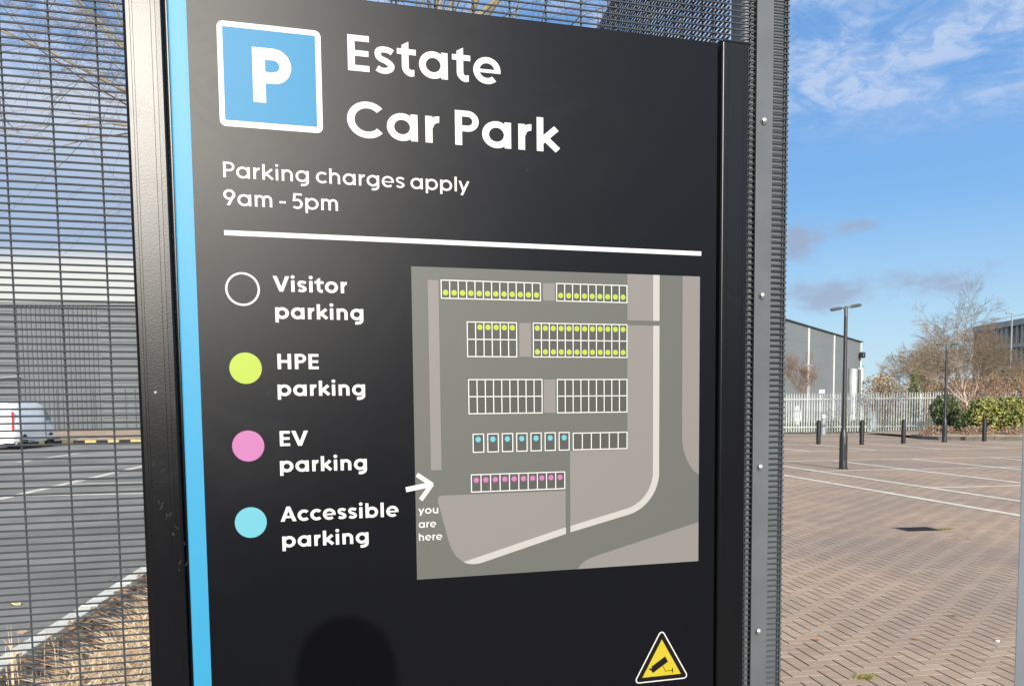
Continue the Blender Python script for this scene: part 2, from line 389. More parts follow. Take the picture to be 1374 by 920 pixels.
# herringbone block paving
GAP = 0.0075; BL, BW, BH = 0.2, 0.1, 0.03
def block_mesh(name, lx, ly):
    b = MB(); a = 0.0011
    x, y = lx / 2 - .0056, ly / 2 - .0020
    b.v = [(-x, -y, -0.02), (x, -y, -0.02), (x, y, -0.02), (-x, y, -0.02), (-x, -y, -a), (x, -y, -a), (x, y, -a), (-x, y, -a), (-x + a, -y + a, 0), (x - a, -y + a, 0), (x - a, y - a, 0), (-x + a, y - a, 0)]
    b.f = [(0, 1, 5, 4), (1, 2, 6, 5), (2, 3, 7, 6), (3, 0, 4, 7), (4, 5, 9, 8), (5, 6, 10, 9), (6, 7, 11, 10), (7, 4, 8, 11), (8, 9, 10, 11)]
    return b
bh = block_mesh('h', BL, BW); bv = block_mesh('v', BW, BL)
places = []
U = 0.1
DR = (4.92 * gc + 11.15 * gs + 0.02, -4.92 * gs + 11.15 * gc)     # drain corner in grid coords
dr0 = (6.33, 10.32); dr1 = (6.83, 10.72)
def inside(cx, cy, hx, hy):
    if cx - hx < BX0 - .001 or cx + hx > BX1 + .001 or cy - hy < BY0 - .001 or cy + hy > BY1 + .001: return False
    if cx + hx > dr0[0] - .01 and cx - hx < dr1[0] + .01 and cy + hy > dr0[1] - .01 and cy - hy < dr1[1] + .01: return False
    return True
# 2:1 herringbone: unit cell vectors (1,1) and (2,-2) in widths; H block (0,0)-(2,1), V block (0,1)... 
nxc = int((BX1 - BX0) / U) + 4; nyc = int((BY1 - BY0) / U) + 4
for j in range(-4, nyc):
    for i in range(-4, nxc):
        k = (i - j) % 4
        x = BX0 + i * U; y = BY0 + j * U
        if k == 0:
            cx, cy = x + U, y + U / 2
            if inside(cx, cy, U, U / 2): places.append((cx, cy, 0))
        elif k == 3:
            cx, cy = x + U / 2, y + U
            if inside(cx, cy, U / 2, U): places.append((cx, cy, 1))
def cone_key(p):
    X, Y, _ = gw(p[0], p[1])
    px = 687 + 1200 * X / Y; py = 540 + 1200 * 1.6 / Y
    vis = 1040 < px < 1380 and py < 935
    return (0 if vis else 1, Y)
places.sort(key=cone_key)
bed = thing('block_paving', 'brown grey block paving laid in herringbone on the right of the parking sign', 'paving', gw(BX0, BY0, 0), GA)
bed['kind'] = 'structure'; del bed['category']
mh = bh.mesh('paver_block', 'paver'); mv = bv.mesh('paver_block', 'paver')
for n_, (cx, cy, k) in enumerate(places[:300]):
    o = link('paver_block', mv if k else mh, bed, (cx - BX0, cy - BY0, random.uniform(-.0008, .0)), (random.uniform(-.003, .003), random.uniform(-.003, .003), random.uniform(-.006, .006)))
rest = places[300:]
V = []; Fc = []
pv = np.array(bv.v); ph = np.array(bh.v); fb = np.array(bh.f)
off = 0; VV = []; FF = []
for (cx, cy, k) in rest:
    b = (pv if k else ph).copy()
    b[:, 2] += random.uniform(-.0008, 0) + b[:, 0] * random.uniform(-.003, .003) + b[:, 1] * random.uniform(-.003, .003)
    b[:, 0] += cx - BX0; b[:, 1] += cy - BY0
    VV.append(b); FF.append(fb + off); off += len(b)
o = raw('paver_blocks', np.concatenate(VV), np.concatenate(FF), 'paver', bed); stuff(o)

# drain gully
dg = thing('drain_grate', 'dark iron gully grate set in the block paving', 'drain', gw((dr0[0] + dr1[0]) / 2, (dr0[1] + dr1[1]) / 2, -0.004), GA)
hw, hd = (dr1[0] - dr0[0]) / 2, (dr1[1] - dr0[1]) / 2
fr = MB(); t = 0.025
fr.box(-hw, -hd, -.006, hw, -hd + t, .004).box(-hw, hd - t, -.006, hw, hd, .004).box(-hw, -hd + t, -.006, -hw + t, hd - t, .004).box(hw - t, -hd + t, -.006, hw, hd - t, .004)
fr.build('grate_frame', 'iron', dg)
MB().box(-hw + t, -.01, -.0065, hw - t, .01, -.0005).build('cross_bar', 'iron', dg)
sheet('drain_surround', 'paving', [(dr0[0] - .21, dr0[1] - .21, dr1[0] + .21, dr0[1]), (dr0[0] - .21, dr1[1], dr1[0] + .21, dr1[1] + .21), (dr0[0] - .21, dr0[1], dr0[0], dr1[1]), (dr1[0], dr0[1], dr1[0] + .21, dr1[1])], -.0016)['kind'] = 'structure'
sheet('drain_pit', 'kerb_black', [(dr0[0], dr0[1], dr1[0], dr1[1])], -.0019)['kind'] = 'structure'
gb_ = MB().box(-.011, -hd + t, -.006, .011, hd - t, .001).mesh('grate_bar', 'iron')
for i in range(8): link('grate_bar', gb_, dg, (-hw + t + .03 + i * (2 * hw - 2 * t - .06) / 7, 0, 0))

# painted bay lines on the right, grid coordinates
def line(name, x0, y0, x1, y1, wd=0.15, z=0.004, label=None, parent=None):
    d = Vector((x1 - x0, y1 - y0)).normalized(); n = Vector((-d.y, d.x)) * wd / 2
    L_ = math.hypot(x1 - x0, y1 - y0); k = max(2, int(L_ / 0.5)); v = []; f = []
    for i in range(k + 1):
        t = i / k; x = x0 + (x1 - x0) * t; y = y0 + (y1 - y0) * t; ww = 1 + random.uniform(-.05, .05); jx = random.uniform(-.006, .006)
        v += [gw(x + n.x * ww + jx, y + n.y * ww, z), gw(x - n.x * ww + jx, y - n.y * ww, z)]
    for i in range(k): f.append((2 * i, 2 * i + 2, 2 * i + 3, 2 * i + 1))
    me = bpy.data.meshes.new(name); me.from_pydata(v, [], f); me.update(); me.materials.append(M['line']); o = link(name, me); struct(o); return o
RL = [(8.72, 3, 8.72, 23.7), (9.98, 3, 9.98, 23.7), (10.04, 20.1, 30, 20.1), (10.04, 15.6, 30, 15.6), (6.0, 23.8, 32, 23.8)]
for k in range(8): RL.append((12.25 + k * 2.4, 8.6 if k else 16.0, 12.25 + k * 2.4, 23.74))
RL += [(10, 28.55, 36, 28.55)]
for k in range(9): RL.append((13.9 + k * 2.4, 28.61, 13.9 + k * 2.4, 33.6))
RL += [(17, 36.9, 24, 36.9), (17, 39.2, 22, 39.2), (24.5, 30, 24.5, 36)]
seen_z = 0
for i, q in enumerate(RL): line('bay_line', *q, z=0.004 + (0.0006 if q[0] == q[2] else 0.0))
LL = [(-7.25, 17.4, -7.25, 30), (-12.0, 30.5, -12.0, 36.2), (-7.19, 20.85, -3.2, 20.85), (-7.19, 18.1, -3.2, 18.1), (-11.94, 39.0, -7, 39.0), (-11.94, 41.4, -7, 41.4), (-16.8, 30.5, -16.8, 36.2), (-21.6, 30.5, -21.6, 36.2)]
for q in LL: line('bay_line', *q, wd=0.22)

# kerbs
kb = thing('concrete_edging', 'pale concrete edging kerb between asphalt and the dry planting bed', 'kerb', gw(-2.465, 2, 0), GA)
kms = MB().box(-.065, 0, -.1, .065, .905, .045).mesh('kerb_stone', 'kerb', bevel=.008)
for i in range(20): link('kerb_stone', kms, kb, (random.uniform(-.004, .004), i * .915, random.uniform(-.004, .004)), (0, 0, random.uniform(-.004, .004)))
yk = thing('striped_kerb', 'kerb painted in yellow and black blocks along the far side of the asphalt', 'kerb', gw(-60, 47.5, 0), GA)
ky = MB().box(0, 0, -.05, .54, .15, .15).mesh('kerb_stone', 'kerb_yellow', bevel=.02); kk = MB().box(0, 0, -.05, .54, .15, .15).mesh('kerb_stone', 'kerb_black', bevel=.02)
for i in range(106): link('kerb_stone', ky if i % 2 else kk, yk, (i * .55, 0, 0))

# ------------------------------------------------------------------ sign (local frame: x along the face, y away from the viewer)
TH = R(16.8); SD = 1.58; UC = 0.405
nrm = Vector((-math.sin(TH), math.cos(TH), 0)); exx = Vector((math.cos(TH), math.sin(TH), 0))
def fpos(u, d, z=0): p = nrm * d + exx * u; return (p.x, p.y, z)
sign = thing('parking_sign', 'tall black car park sign with bay map, coloured legend and blue edge stripe', 'sign', fpos(UC, SD), TH)
EY = 1.6
def PU(u): return u - UC
body = MB().box(PU(-.0925), 0, .12, PU(.8985), .055, EY + .691)
body.build('sign_panel', 'panel_black', sign, bevel=.0012)
def post_profile(x0, x1):
    # extruded aluminium post: rounded front corners, two shallow flutes
    r = .006; w_ = x1 - x0; P = []
    yb = .085; y0 = -.004
    P += [(x0, yb), (x0, y0 + r)]
    for k in range(1, 8):
        a = math.pi - k * math.pi / 16; P.append((x0 + r + r * math.cos(a), y0 + r - r * math.sin(a)))
    for t, dd in ((.17, 0), (.18, .0005), (.235, .0005), (.245, 0), (.68, 0), (.69, .0005), (.79, .0005), (.80, 0)): P.append((x0 + w_ * t, y0 + dd))
    for k in range(7, 0, -1):
        a = k * math.pi / 16; P.append((x1 - r + r * math.cos(a), y0 + r - r * math.sin(a)))
    P += [(x1, y0 + r), (x1, yb)]
    return P
MB().prism_z(post_profile(PU(-.1585), PU(-.0975)), 0, EY + .690).build('side_post', 'post_black', sign)
MB().prism_z(post_profile(PU(.9045), PU(.9655)), 0, EY + .6925).build('side_post', 'post_black', sign)
MB().box(PU(-.1585), -.004, EY + .6905, PU(-.0975), .085, EY + .6945).build('post_cap', 'post_black', sign, bevel=.001)
MB().box(PU(.9045), -.004, EY + .693, PU(.9655), .085, EY + .697).build('post_cap', 'post_black', sign, bevel=.001)
MB().box(PU(-.0972), .02, .12, PU(-.0927), .05, EY + .688).box(PU(.8988), .012, .12, PU(.9042), .05, EY + .688).build('shadow_gap_strip', 'post_black', sign)
# blue strip wraps the rounded left edge of the panel
P = [(PU(-.0925), .03), (PU(-.0925), .003)]
for k in range(1, 6):
    a = math.pi - k * math.pi / 10; P.append((PU(-.0925) + .004 + .004 * math.cos(a), .003 - .004 * math.sin(a)))
P += [(PU(-.0625), -.001), (PU(-.0625), .03)]
MB().prism_z(P, .121, EY + .6905).build('blue_stripe', 'blue', sign, smooth=True)
for z in (1.35,):
    b = MB(); b.lathe([(.0022, 0), (.0022, .001), (.001, .0016)], 10); o = b.build('screw', 'galv', sign); o.location = (PU(-.1325), -.0042, EY + .030); o.rotation_euler = (R(90), 0, 0)

M['scuff'] = mat('scuff', (0.032, 0.032, 0.034), 0.7)
def flat(polys, depth, name, m, parent):
    """union of 2-D polygons (u, v) laid on the sign face at a print depth in mm"""
    pts = []; faces = []
    for p in polys:
        o = len(pts); a = sum(p[i][0] * p[(i + 1) % len(p)][1] - p[(i + 1) % len(p)][0] * p[i][1] for i in range(len(p)))
        if a < 0: p = p[::-1]
        pts += [Vector((x, y)) for x, y in p]; faces.append(list(range(o, o + len(p))))
    vs, es, fs, ov, oe, of = delaunay_2d_cdt(pts, [], faces, 0, 1e-7)
    fs = [f for f, g in zip(fs, of) if len(g)]
    me = bpy.data.meshes.new(name)
    me.from_pydata([(PU(v.x), -depth * .001, EY + v.y) for v in vs], [], [tuple(f) for f in fs]); me.update()
    # face the viewer (-y)
    bm = bmesh.new(); bm.from_mesh(me)
    for f in bm.faces:
        f.normal_update()
        if f.normal.y > 0: f.normal_flip()
    bm.to_mesh(me); bm.free()
    me.materials.append(M[m]); return link(name, me, parent)
def rect(x0, y0, x1, y1): return [(x0, y0), (x1, y0), (x1, y1), (x0, y1)]
def disc(cx, cy, r, n=40): return [(cx + r * math.cos(2 * math.pi * k / n), cy + r * math.sin(2 * math.pi * k / n)) for k in range(n)]
def arc(cx, cy, ro, ri, a0, a1, n=None):
    n = n or max(3, int(abs(a1 - a0) / 9)); out = []
    for k in range(n):
        t0 = R(a0 + (a1 - a0) * k / n); t1 = R(a0 + (a1 - a0) * (k + 1) / n)
        out.append([(cx + ri * math.cos(t0), cy + ri * math.sin(t0)), (cx + ro * math.cos(t0), cy + ro * math.sin(t0)), (cx + ro * math.cos(t1), cy + ro * math.sin(t1)), (cx + ri * math.cos(t1), cy + ri * math.sin(t1))])
    return out
def rrect(x0, y0, x1, y1, r, n=6):
    P = []
    for cx, cy, a in ((x1 - r, y1 - r, 0), (x0 + r, y1 - r, 90), (x0 + r, y0 + r, 180), (x1 - r, y0 + r, 270)):
        for k in range(n + 1): t = R(a + 90 * k / n); P.append((cx + r * math.cos(t), cy + r * math.sin(t)))
    return P
def stroke(pts, wd):
    n = len(pts); L_ = []; Rr = []
    for i, p in enumerate(pts):
        a = pts[max(i - 1, 0)]; b = pts[min(i + 1, n - 1)]
        d = Vector((b[0] - a[0], b[1] - a[1])).normalized()
        L_.append((p[0] - d.y * wd / 2, p[1] + d.x * wd / 2)); Rr.append((p[0] + d.y * wd / 2, p[1] - d.x * wd / 2))
    out = []
    for i in range(n - 1):
        for tr in ([L_[i], L_[i + 1], Rr[i + 1]], [L_[i], Rr[i + 1], Rr[i]]):
            ar = (tr[1][0] - tr[0][0]) * (tr[2][1] - tr[0][1]) - (tr[2][0] - tr[0][0]) * (tr[1][1] - tr[0][1])
            if abs(ar) > 1e-9: out.append(tr)
    return out
def crom(P, k=8):
    P = [P[0]] + list(P) + [P[-1]]; out = []
    for i in range(1, len(P) - 2):
        for j in range(k):
            t = j / k; a, b, c, d = P[i - 1], P[i], P[i + 1], P[i + 2]
            out.append(tuple(0.5 * ((2 * b[q]) + (-a[q] + c[q]) * t + (2 * a[q] - 5 * b[q] + 4 * c[q] - d[q]) * t * t + (-a[q] + 3 * b[q] - 3 * c[q] + d[q]) * t ** 3) for q in (0, 1)))
    out.append(P[-2]); return out
def glyph(ch, w, X):
    """polygons and advance for one letter; cap height 1, stroke w, x-height X"""
    r = X / 2 + .012; h = X / 2
    S, O = .100, .058        # side bearings: straight, round
    if ch == ' ': return [], .0, .27, .0
    if ch == 'E': W = .57; return [rect(0, 0, w, 1), rect(0, 1 - w * .9, W, 1), rect(0, .5 - w * .43, W - .02, .5 + w * .43), rect(0, 0, W, w * .9)], S, W, .075
    if ch == 'H': W = .76; return [rect(0, 0, w, 1), rect(W - w, 0, W, 1), rect(0, .5 - w * .45, W, .5 + w * .45)], S, W, S
    if ch == 'P':
        R_ = .30; cy = 1 - R_; W = .64
        return [rect(0, 0, w, 1), rect(0, 1 - w * .92, W - R_, 1), rect(0, 1 - 2 * R_, W - R_, 1 - 2 * R_ + w * .92)] + arc(W - R_, cy, R_, R_ - w * .92, -90, 90), S, W, .03
    if ch == 'V': W = .94; a = w * 1.18; return [[(0, 1), (a, 1), (W / 2 + a * .45, 0), (W / 2 - a * .45, 0)], [(W, 1), (W - a, 1), (W / 2 - a * .45, 0), (W / 2 + a * .45, 0)]], .01, W, .0
    if ch == 'A': W = .94; a = w * 1.18; return [[(0, 0), (a, 0), (W / 2 + a * .45, 1), (W / 2 - a * .45, 1)], [(W, 0), (W - a, 0), (W / 2 - a * .45, 1), (W / 2 + a * .45, 1)], rect(.2, .22, W - .2, .22 + w * .8)], .01, W, .01
    if ch == 'C': return arc(.51, .5, .512, .512 - w, 42, 318), O, .90, .04
    if ch == 'o': return arc(r, h, r, r - w, 0, 360), O, 2 * r, O
    if ch == 'c': return arc(r, h, r, r - w, 45, 315), O, 1.74 * r, .03
    if ch == 'e':
        return arc(r, h, r, r - w * .95, 0, 312) + [rect(w * .5, h - w * .34, 2 * r - .004, h + w * .20)], O, 2 * r, O
    if ch == 'a': return arc(r, h, r, r - w, 0, 360) + [rect(2 * r - w * .9, 0, 2 * r + .012, X)], O, 2 * r + .012, S
    if ch == 'b': return arc(r, h, r, r - w, 0, 360) + [rect(-.012, 0, w * .9, 1)], S, 2 * r, O
    if ch == 'p': return arc(r, h, r, r - w, 0, 360) + [rect(-.012, -.24, w * .9, X)], S, 2 * r, O
    if ch == 'g':
        x = 2 * r + .012 - w / 2
        pts = [(x, X), (x, .02)] + [(x - .30 + .30 * math.cos(R(a)), -.0 + .20 * math.sin(R(a)) - .0) for a in range(-10, -91, -10)] + [(x - .40, -.195)]
        return arc(r, h, r, r - w, 0, 360) + stroke(pts, w), O, 2 * r + .012, S
    if ch == 'l': return [rect(0, 0, w, 1)], S, w, S
    if ch == 'i': return [rect(0, 0, w, X), disc(w / 2, .965, w * .58, 20)], S, w, S
    if ch in 'nh':
        q = .325; return [rect(0, 0, w, 1 if ch == 'h' else X)] + arc(q, X - q + .012, q, q - w, 0, 180) + [rect(2 * q - w, 0, 2 * q, X - q + .014)], S, 2 * q, S
    if ch == 'u':
        q = .325; return [rect(2 * q - w, 0, 2 * q, X)] + arc(q, q - .012, q, q - w, 180, 360) + [rect(0, q - .014, w, X)], S, 2 * q, S
    if ch == 'm':
        q = .285; d = 2 * q - w
        return [rect(0, 0, w, X)] + arc(q, X - q + .012, q, q - w, 0, 180) + [rect(2 * q - w, 0, 2 * q, X - q + .014)] + arc(q + d, X - q + .012, q, q - w, 0, 180) + [rect(2 * q - w + d, 0, 2 * q + d, X - q + .014)], S, 2 * q + d, S
    if ch == 'r':
        q = .34; return [rect(0, 0, w, X)] + arc(q + .02, X - q + .01, q, q - w, 88, 180), S, q + .06, .015
    if ch == 't':
        q = .26; x = .13
        return [[(x, .86), (x + w, .97), (x + w, .6), (x, .6)], rect(x, q, x + w, .7), rect(0, X - w * .86, x + w + .2, X)] + arc(x + q + w * .1, q, q + w * .1, q - w * .9, 180, 270) + [rect(x + q + w * .1, 0, x + q + w * .1 + .06, w)], .02, x + q + .12, .03
    if ch == 'k': return [rect(0, 0, w, 1)] + stroke([(w * .55, .27), (.56, X - w * .30)], w * .98) + stroke([(w * .9, .46), (.60, w * .30)], w * .98), S, .66, .01
    if ch == 'y': W = .72; a = w * 1.12; return [[(0, X), (a, X), (W / 2 + a * .3, .06), (W / 2 - a * .55, .0)], [(W, X), (W - a, X), (W * .16, -.24), (W * .16 + a, -.24)]], .01, W, .01
    if ch == 's':
        W = .54; a = w / 2
        P_ = [(W - a * .55, X * .80), (W * .74, X - a * 1.1), (W * .46, X - a + .012), (a + .03, X * .86 - a * .2), (a + .005, X * .70), (W * .28, X * .56), (W * .60, X * .46), (W - a, X * .33), (W - a - .01, X * .20), (W * .60, a - .008), (W * .34, a - .008), (a * .75, X * .185)]
        return stroke(crom(P_, 5), w * .90), .055, W, .05
    if ch == '9':
        q = .335; return arc(q, 1 - q + .01, q, q - w, 0, 360) + [[(2 * q - w * .35 - .03, .50), (2 * q - w * 1.3, .62), (.17, 0), (.17 + w * 1.25, 0)]], O, 2 * q, O
    if ch == '5':
        q = .335; cy = q - .012
        return [rect(.13, 1 - w * .9, .60, 1), [(.11, 1), (.11 + w, 1), (.06 + w, .53), (.05, .47)], [(.05, .47), (.06 + w, .60), (.33, 2 * q - .012), (.31, 2 * q - w - .012)]] + arc(.31, cy, q, q - w, -140, 92), .03, .31 + q, O
    if ch == '-': return [rect(0, .30, .36, .30 + w * .95)], .05, .36, .05
    return [], 0, .3, 0
def text(s, u0, v0, cap, width, w, X, name, m, parent, depth=.9):
    polys = []; x = 0; first = True
    for ch in s:
        P_, lb, W, rb = glyph(ch, w, X)
        if not first: x += lb
        first = False
        polys += [[(px + x, py) for px, py in p] for p in P_]
        x += W; last = rb; x += rb
    tot = x - last; sx = width / tot
    return flat([[(u0 + px * sx, v0 + py * cap) for px, py in p] for p in polys], depth, name, m, parent)

XH = .76
rs = random.Random(3); SCF = []
for cu, cv, n_ in ((-.124, -.165, 7), (-.108, -.200, 4), (-.110, -.255, 3), (-.137, -.105, 3), (.935, .20, 3), (.52, .43, 1), (.30, .015, 2), (.05, .035, 2)):
    for k in range(n_):
        a_ = rs.uniform(.8, 2.4); l_ = rs.uniform(.002, .009); x_ = cu + rs.gauss(0, .006); y_ = cv + rs.gauss(0, .010)
        SCF.append((x_ < -.1 or x_ > .9, stroke([(x_, y_), (x_ + l_ * math.cos(a_), y_ + l_ * math.sin(a_))], rs.uniform(.0003, .0008))))
flat([p for f_, q_ in SCF if f_ for p in q_], 4.3, 'scuff_marks', 'scuff', sign)['kind'] = 'stuff'
flat([p for f_, q_ in SCF if not f_ for p in q_], .4, 'scuff_marks', 'scuff', sign)['kind'] = 'stuff'
text('Estate', .1934, .5725, .0592, .2700, .188, XH, 'lettering', 'white', sign)['label'] = 'large white word Estate at the top of the sign'
text('Car Park', .1899, .4628, .0598, .3852, .188, XH, 'lettering', 'white', sign)['label'] = 'large white words Car Park'
text('Parking charges apply', -.0146, .3820, .0253, .4180, .146, .74, 'lettering', 'white', sign)['label'] = 'thinner white line reading Parking charges apply'
text('9am - 5pm', -.0158, .3372, .0256, .1866, .146, .74, 'lettering', 'white', sign)['label'] = 'thinner white line reading 9am - 5pm'
flat([rect(-.0165, .2882, .8649, .2965)], .9, 'divider_line', 'white', sign)
for (s1, s2, uu, b1, w1, b2) in (('Visitor', 'parking', .0590, .1985, .1245, .1530), ('HPE', 'parking', .0626, .0684, .0686, .0229), ('EV', 'parking', .0625, -.0625, .0475, -.1072), ('Accessible', 'parking', .0598, -.1925, .2044, -.2375)):
    text(s1, uu, b1, .0258, w1, .197, .745, 'lettering', 'white', sign)['label'] = 'bold white legend word ' + s1
    text(s2, .0618, b2, .0258, .1480, .197, .745, 'lettering', 'white', sign)['label'] = 'bold white word parking under ' + s1
flat(arc(.0098, .2010, .0277, .0243, 0, 360, 60), .9, 'legend_dot', 'white', sign)['label'] = 'empty white ring of the legend'
for v, m_, nm in ((.0697, 'lime', 'lime yellow'), (-.0611, 'pink', 'pink'), (-.1915, 'cyan', 'pale blue')):
    flat([disc(.0105, v, .0262, 64)], .9, 'legend_dot', m_, sign)['label'] = nm + ' disc of the legend'
# blue P plate
ps = flat([rrect(-.0172, .4645, .1490, .6318, .010)], .6, 'parking_symbol', 'white', sign)
flat([rect(-.0086, .4746, .1395, .6230)], .9, 'blue_square', 'print_blue', ps)
pw = .0204; pr = .0277
flat([rect(.0370, .5068, .0574, .5950), rect(.0370, .5950 - .0190, .0710, .5950), rect(.0370, .5382, .0710, .5382 + .0185)] + arc(.0710, .5666, .0284, .0093, -90, 90), 1.2, 'letter', 'white', ps)
# camera warning triangle
def tri(cx, cy, hw_, h_, r):
    # rounded triangle through corner circle centres
    C_ = [(cx - hw_, cy), (cx + hw_, cy), (cx, cy + h_)]; P = []
    for i, (a0, a1) in enumerate(((150, 270), (270, 390), (30, 150))):
        for k in range(9): t = R(a0 + (a1 - a0) * k / 8); P.append((C_[i][0] + r * math.cos(t), C_[i][1] + r * math.sin(t)))
    return P
tx, ty = .7828, -.5378
ws = flat([tri(tx, ty, .0490, .0852, .0072)], .6, 'camera_warning_symbol', 'white', sign)
flat([tri(tx, ty, .0490, .0852, .0048)], .9, 'black_border', 'ink', ws)
flat([[(tx - .0420, ty + .0038), (tx + .0420, ty + .0038), (tx, ty + .0770)]], 1.2, 'yellow_field', 'yellow', ws)
def rotp(pts, a, cx, cy): return [(cx + x * math.cos(a) - y * math.sin(a), cy + x * math.sin(a) + y * math.cos(a)) for x, y in pts]
a = R(31); ccx, ccy = tx - .0055, ty + .0275
flat([rotp([(-.0165, -.0068), (.0185, -.0068), (.0185, .0062), (-.0165, .0062)], a, ccx, ccy), rotp([(-.0205, -.0068), (-.0135, -.0068), (-.0135, .0030), (-.0205, .0030)], a, ccx, ccy),
      rotp([(-.0228, .0010), (-.0195, .0010), (-.0195, .0052), (-.0228, .0052)], a, ccx, ccy)] + stroke([(ccx + .008, ccy - .004), (ccx + .0135, ccy - .0155)], .0012) + stroke([(ccx + .0130, ccy - .0152), (ccx + .0290, ccy - .0145)], .0012)
     + [[(ccx + .0275, ccy - .0185), (ccx + .0300, ccy - .0200), (ccx + .0300, ccy - .0095), (ccx + .0275, ccy - .0115)]], 1.5, 'camera_drawing', 'ink', ws)

# site map
mp = flat([rect(.2955, -.3092, .8625, .2485)], .5, 'site_map', 'map_base', sign)
lw = .0017
def bays(x0, y0, x1, y1, n, rows=1, m_=None):
    P = []
    flat([rect(x0, y0, x1, y1)], .65, 'bay_fill', 'map_bay', mp)
    for k in range(n + 1): x = x0 + (x1 - x0) * k / n; P.append(rect(x - lw / 2, y0 - lw / 2, x + lw / 2, y1 + lw / 2))
    for k in range(rows + 1): y = y0 + (y1 - y0) * k / rows; P.append(rect(x0 - lw / 2, y - lw / 2, x1 + lw / 2, y + lw / 2))
    flat(P, .9, 'bay_outline', 'white', mp)
def dots(n, xa, xb, y, m_, r=.0051):
    flat([disc(xa + (xb - xa) * k / (n - 1), y, r, 20) for k in range(n)], 1.15, 'bay_dots', m_, mp)
bays(.3488, .1945, .5350, .2262, 12); dots(12, .3566, .5273, .2044, 'lime')
bays(.5668, .1948, .7082, .2266, 9); dots(9, .5746, .7000, .2048, 'lime')
bays(.3955, .0917, .4884, .1534, 6, 2); dots(5, .4190, .4803, .1443, 'lime')
bays(.5207, .0918, .7082, .1534, 12, 2); dots(12, .5283, .7000, .1444, 'lime'); dots(12, .5283, .7000, .1010, 'lime')
bays(.3966, -.0113, .5368, .0502, 9, 2); bays(.5669, -.0116, .7082, .0501, 9, 2)
for k in range(7):
    x = .4035 + k * .02772; bays(x, -.0815, x + .0200, -.0486, 1)
dots(7, .4130, .4130 + 6 * .0278, -.0583, 'cyan')
bays(.5980, -.0815, .7082, -.0503, 6)
bays(.3993, -.1540, .5806, -.1225, 10); dots(10, .4085, .5711, -.1325, 'pink')
for r_ in ((.3247, -.1118, .3440, .2258), (.5405, .1948, .5631, .2265), (.4937, .0915, .5160, .1532), (.5406, -.0113, .5632, .0503)):
    flat([rect(*r_)], .7, 'footpath_block', 'map_pale', mp)
flat([rect(.7092, .1617, .7628, .2485)], .7, 'green_area', 'map_pale', mp)
flat([rect(.7628, .1617, .7762, .2485)], .9, 'white_path', 'map_white', mp)
ccx, ccy, Ro = .6985, -.1275, .0780
inner = [(.7630, .1525), (.7630, -.127)] + [(.6905 + .0725 * math.cos(R(a_)), -.127 + .0725 * math.sin(R(a_))) for a_ in range(-5, -76, -7)] + [(.5915, -.2257)]
outer = [(.7762, .1525), (.7762, -.127)] + [(.6915 + .0850 * math.cos(R(a_)), -.127 + .0850 * math.sin(R(a_))) for a_ in range(-5, -76, -7)] + [(.5915, -.2378)]
flat([[(.7092, .1525)] + inner + [(.5915, -.0835), (.7092, -.0835)]], .7, 'green_area', 'map_pale', mp)
flat([outer[:] + inner[::-1]], .9, 'white_path', 'map_white', mp)
flat([[(.8252, .2485), (.8254, -.060), (.8264, -.075), (.8295, -.090), (.8345, -.1035), (.8415, -.1165), (.8500, -.1275), (.8625, -.1375), (.8625, .2485)]], .7, 'green_area', 'map_pale', mp)
flat([[(.3400, -.1590), (.3365, -.1630), (.3362, -.1690), (.3545, -.2400), (.3600, -.2570), (.3690, -.2715), (.3820, -.2820), (.5822, -.2275), (.5822, -.1583), (.3470, -.1583)]], .7, 'green_area', 'map_pale', mp)
flat([[(.3820, -.2820), (.3900, -.2856), (.4000, -.2872), (.4100, -.2868), (.4190, -.2850), (.5828, -.2402), (.5822, -.2275)]], .9, 'white_path', 'map_white', mp)
flat([[(.8625, -.2310), (.6399, -.2868), (.6250, -.2920), (.6150, -.2990), (.6050, -.3092), (.8625, -.3092)]], .7, 'green_area', 'map_pale', mp)
flat(stroke([(.2783, -.1452), (.3225, -.1377)], .0090) + stroke([(.2985, -.1188), (.3262, -.1382)], .0080) + stroke([(.3048, -.1645), (.3262, -.1362)], .0080), 1.4, 'direction_arrow', 'white', sign)
for s1, b_, w_, l_ in (('you', -.1900, .0362, 0), ('are', -.2150, .0320, 0), ('here', -.2385, .0428, 0)):
    text(s1, .3002, b_, .0130, w_, .165, .76, 'lettering', 'white', sign, 1.4)['label'] = 'small white map caption ' + s1

# ------------------------------------------------------------------ security fence behind the sign
MD = 1.77; WR = .0019; FU0, FU1, ZT = -1.75, 1.181, 3.0
fence = thing('mesh_fence', 'dark grey narrow mesh security fence panel standing behind the sign', 'fence', fpos(0, MD), TH)
hwm = MB().tube([(FU0, 0, 0), (FU1, 0, 0)], WR, 6).mesh('horizontal_wire', 'fence', smooth=True)
vwm = MB().tube([(0, 0, .05), (0, 0, ZT)], WR, 6).mesh('vertical_wire', 'fence', smooth=True)
nH = int((ZT - .06) / .0127)
for i in range(nH): link('horizontal_wire', hwm, fence, (0, -.0021, .056 + i * .0127))
k = -19
while -.298 + k * .0762 < FU1:
    u = -.298 + k * .0762
    if u > FU0 and u < 1.05: link('vertical_wire', vwm, fence, (u, .0021, 0))
    k += 1
link('vertical_wire', vwm, fence, (1.0865, .0021, 0)); link('vertical_wire', vwm, fence, (1.1735, .0021, 0))
pst = thing('fence_post', 'dark grey steel corner post behind the mesh, right of the sign', 'post', fpos(1.126, MD + .0335), TH)
MB().box(-.056, -.028, 0, .056, .030, ZT + .05).build('post_tube', 'post_grey', pst, bevel=.012, seg=4, smooth=True)
MB().box(.056, -.028, 0, .059, .030, ZT).build('post_flange', 'fence_bar', pst)
MB().box(-.058, -.030, ZT + .05, .062, .032, ZT + .06).build('post_cap', 'fence', pst)
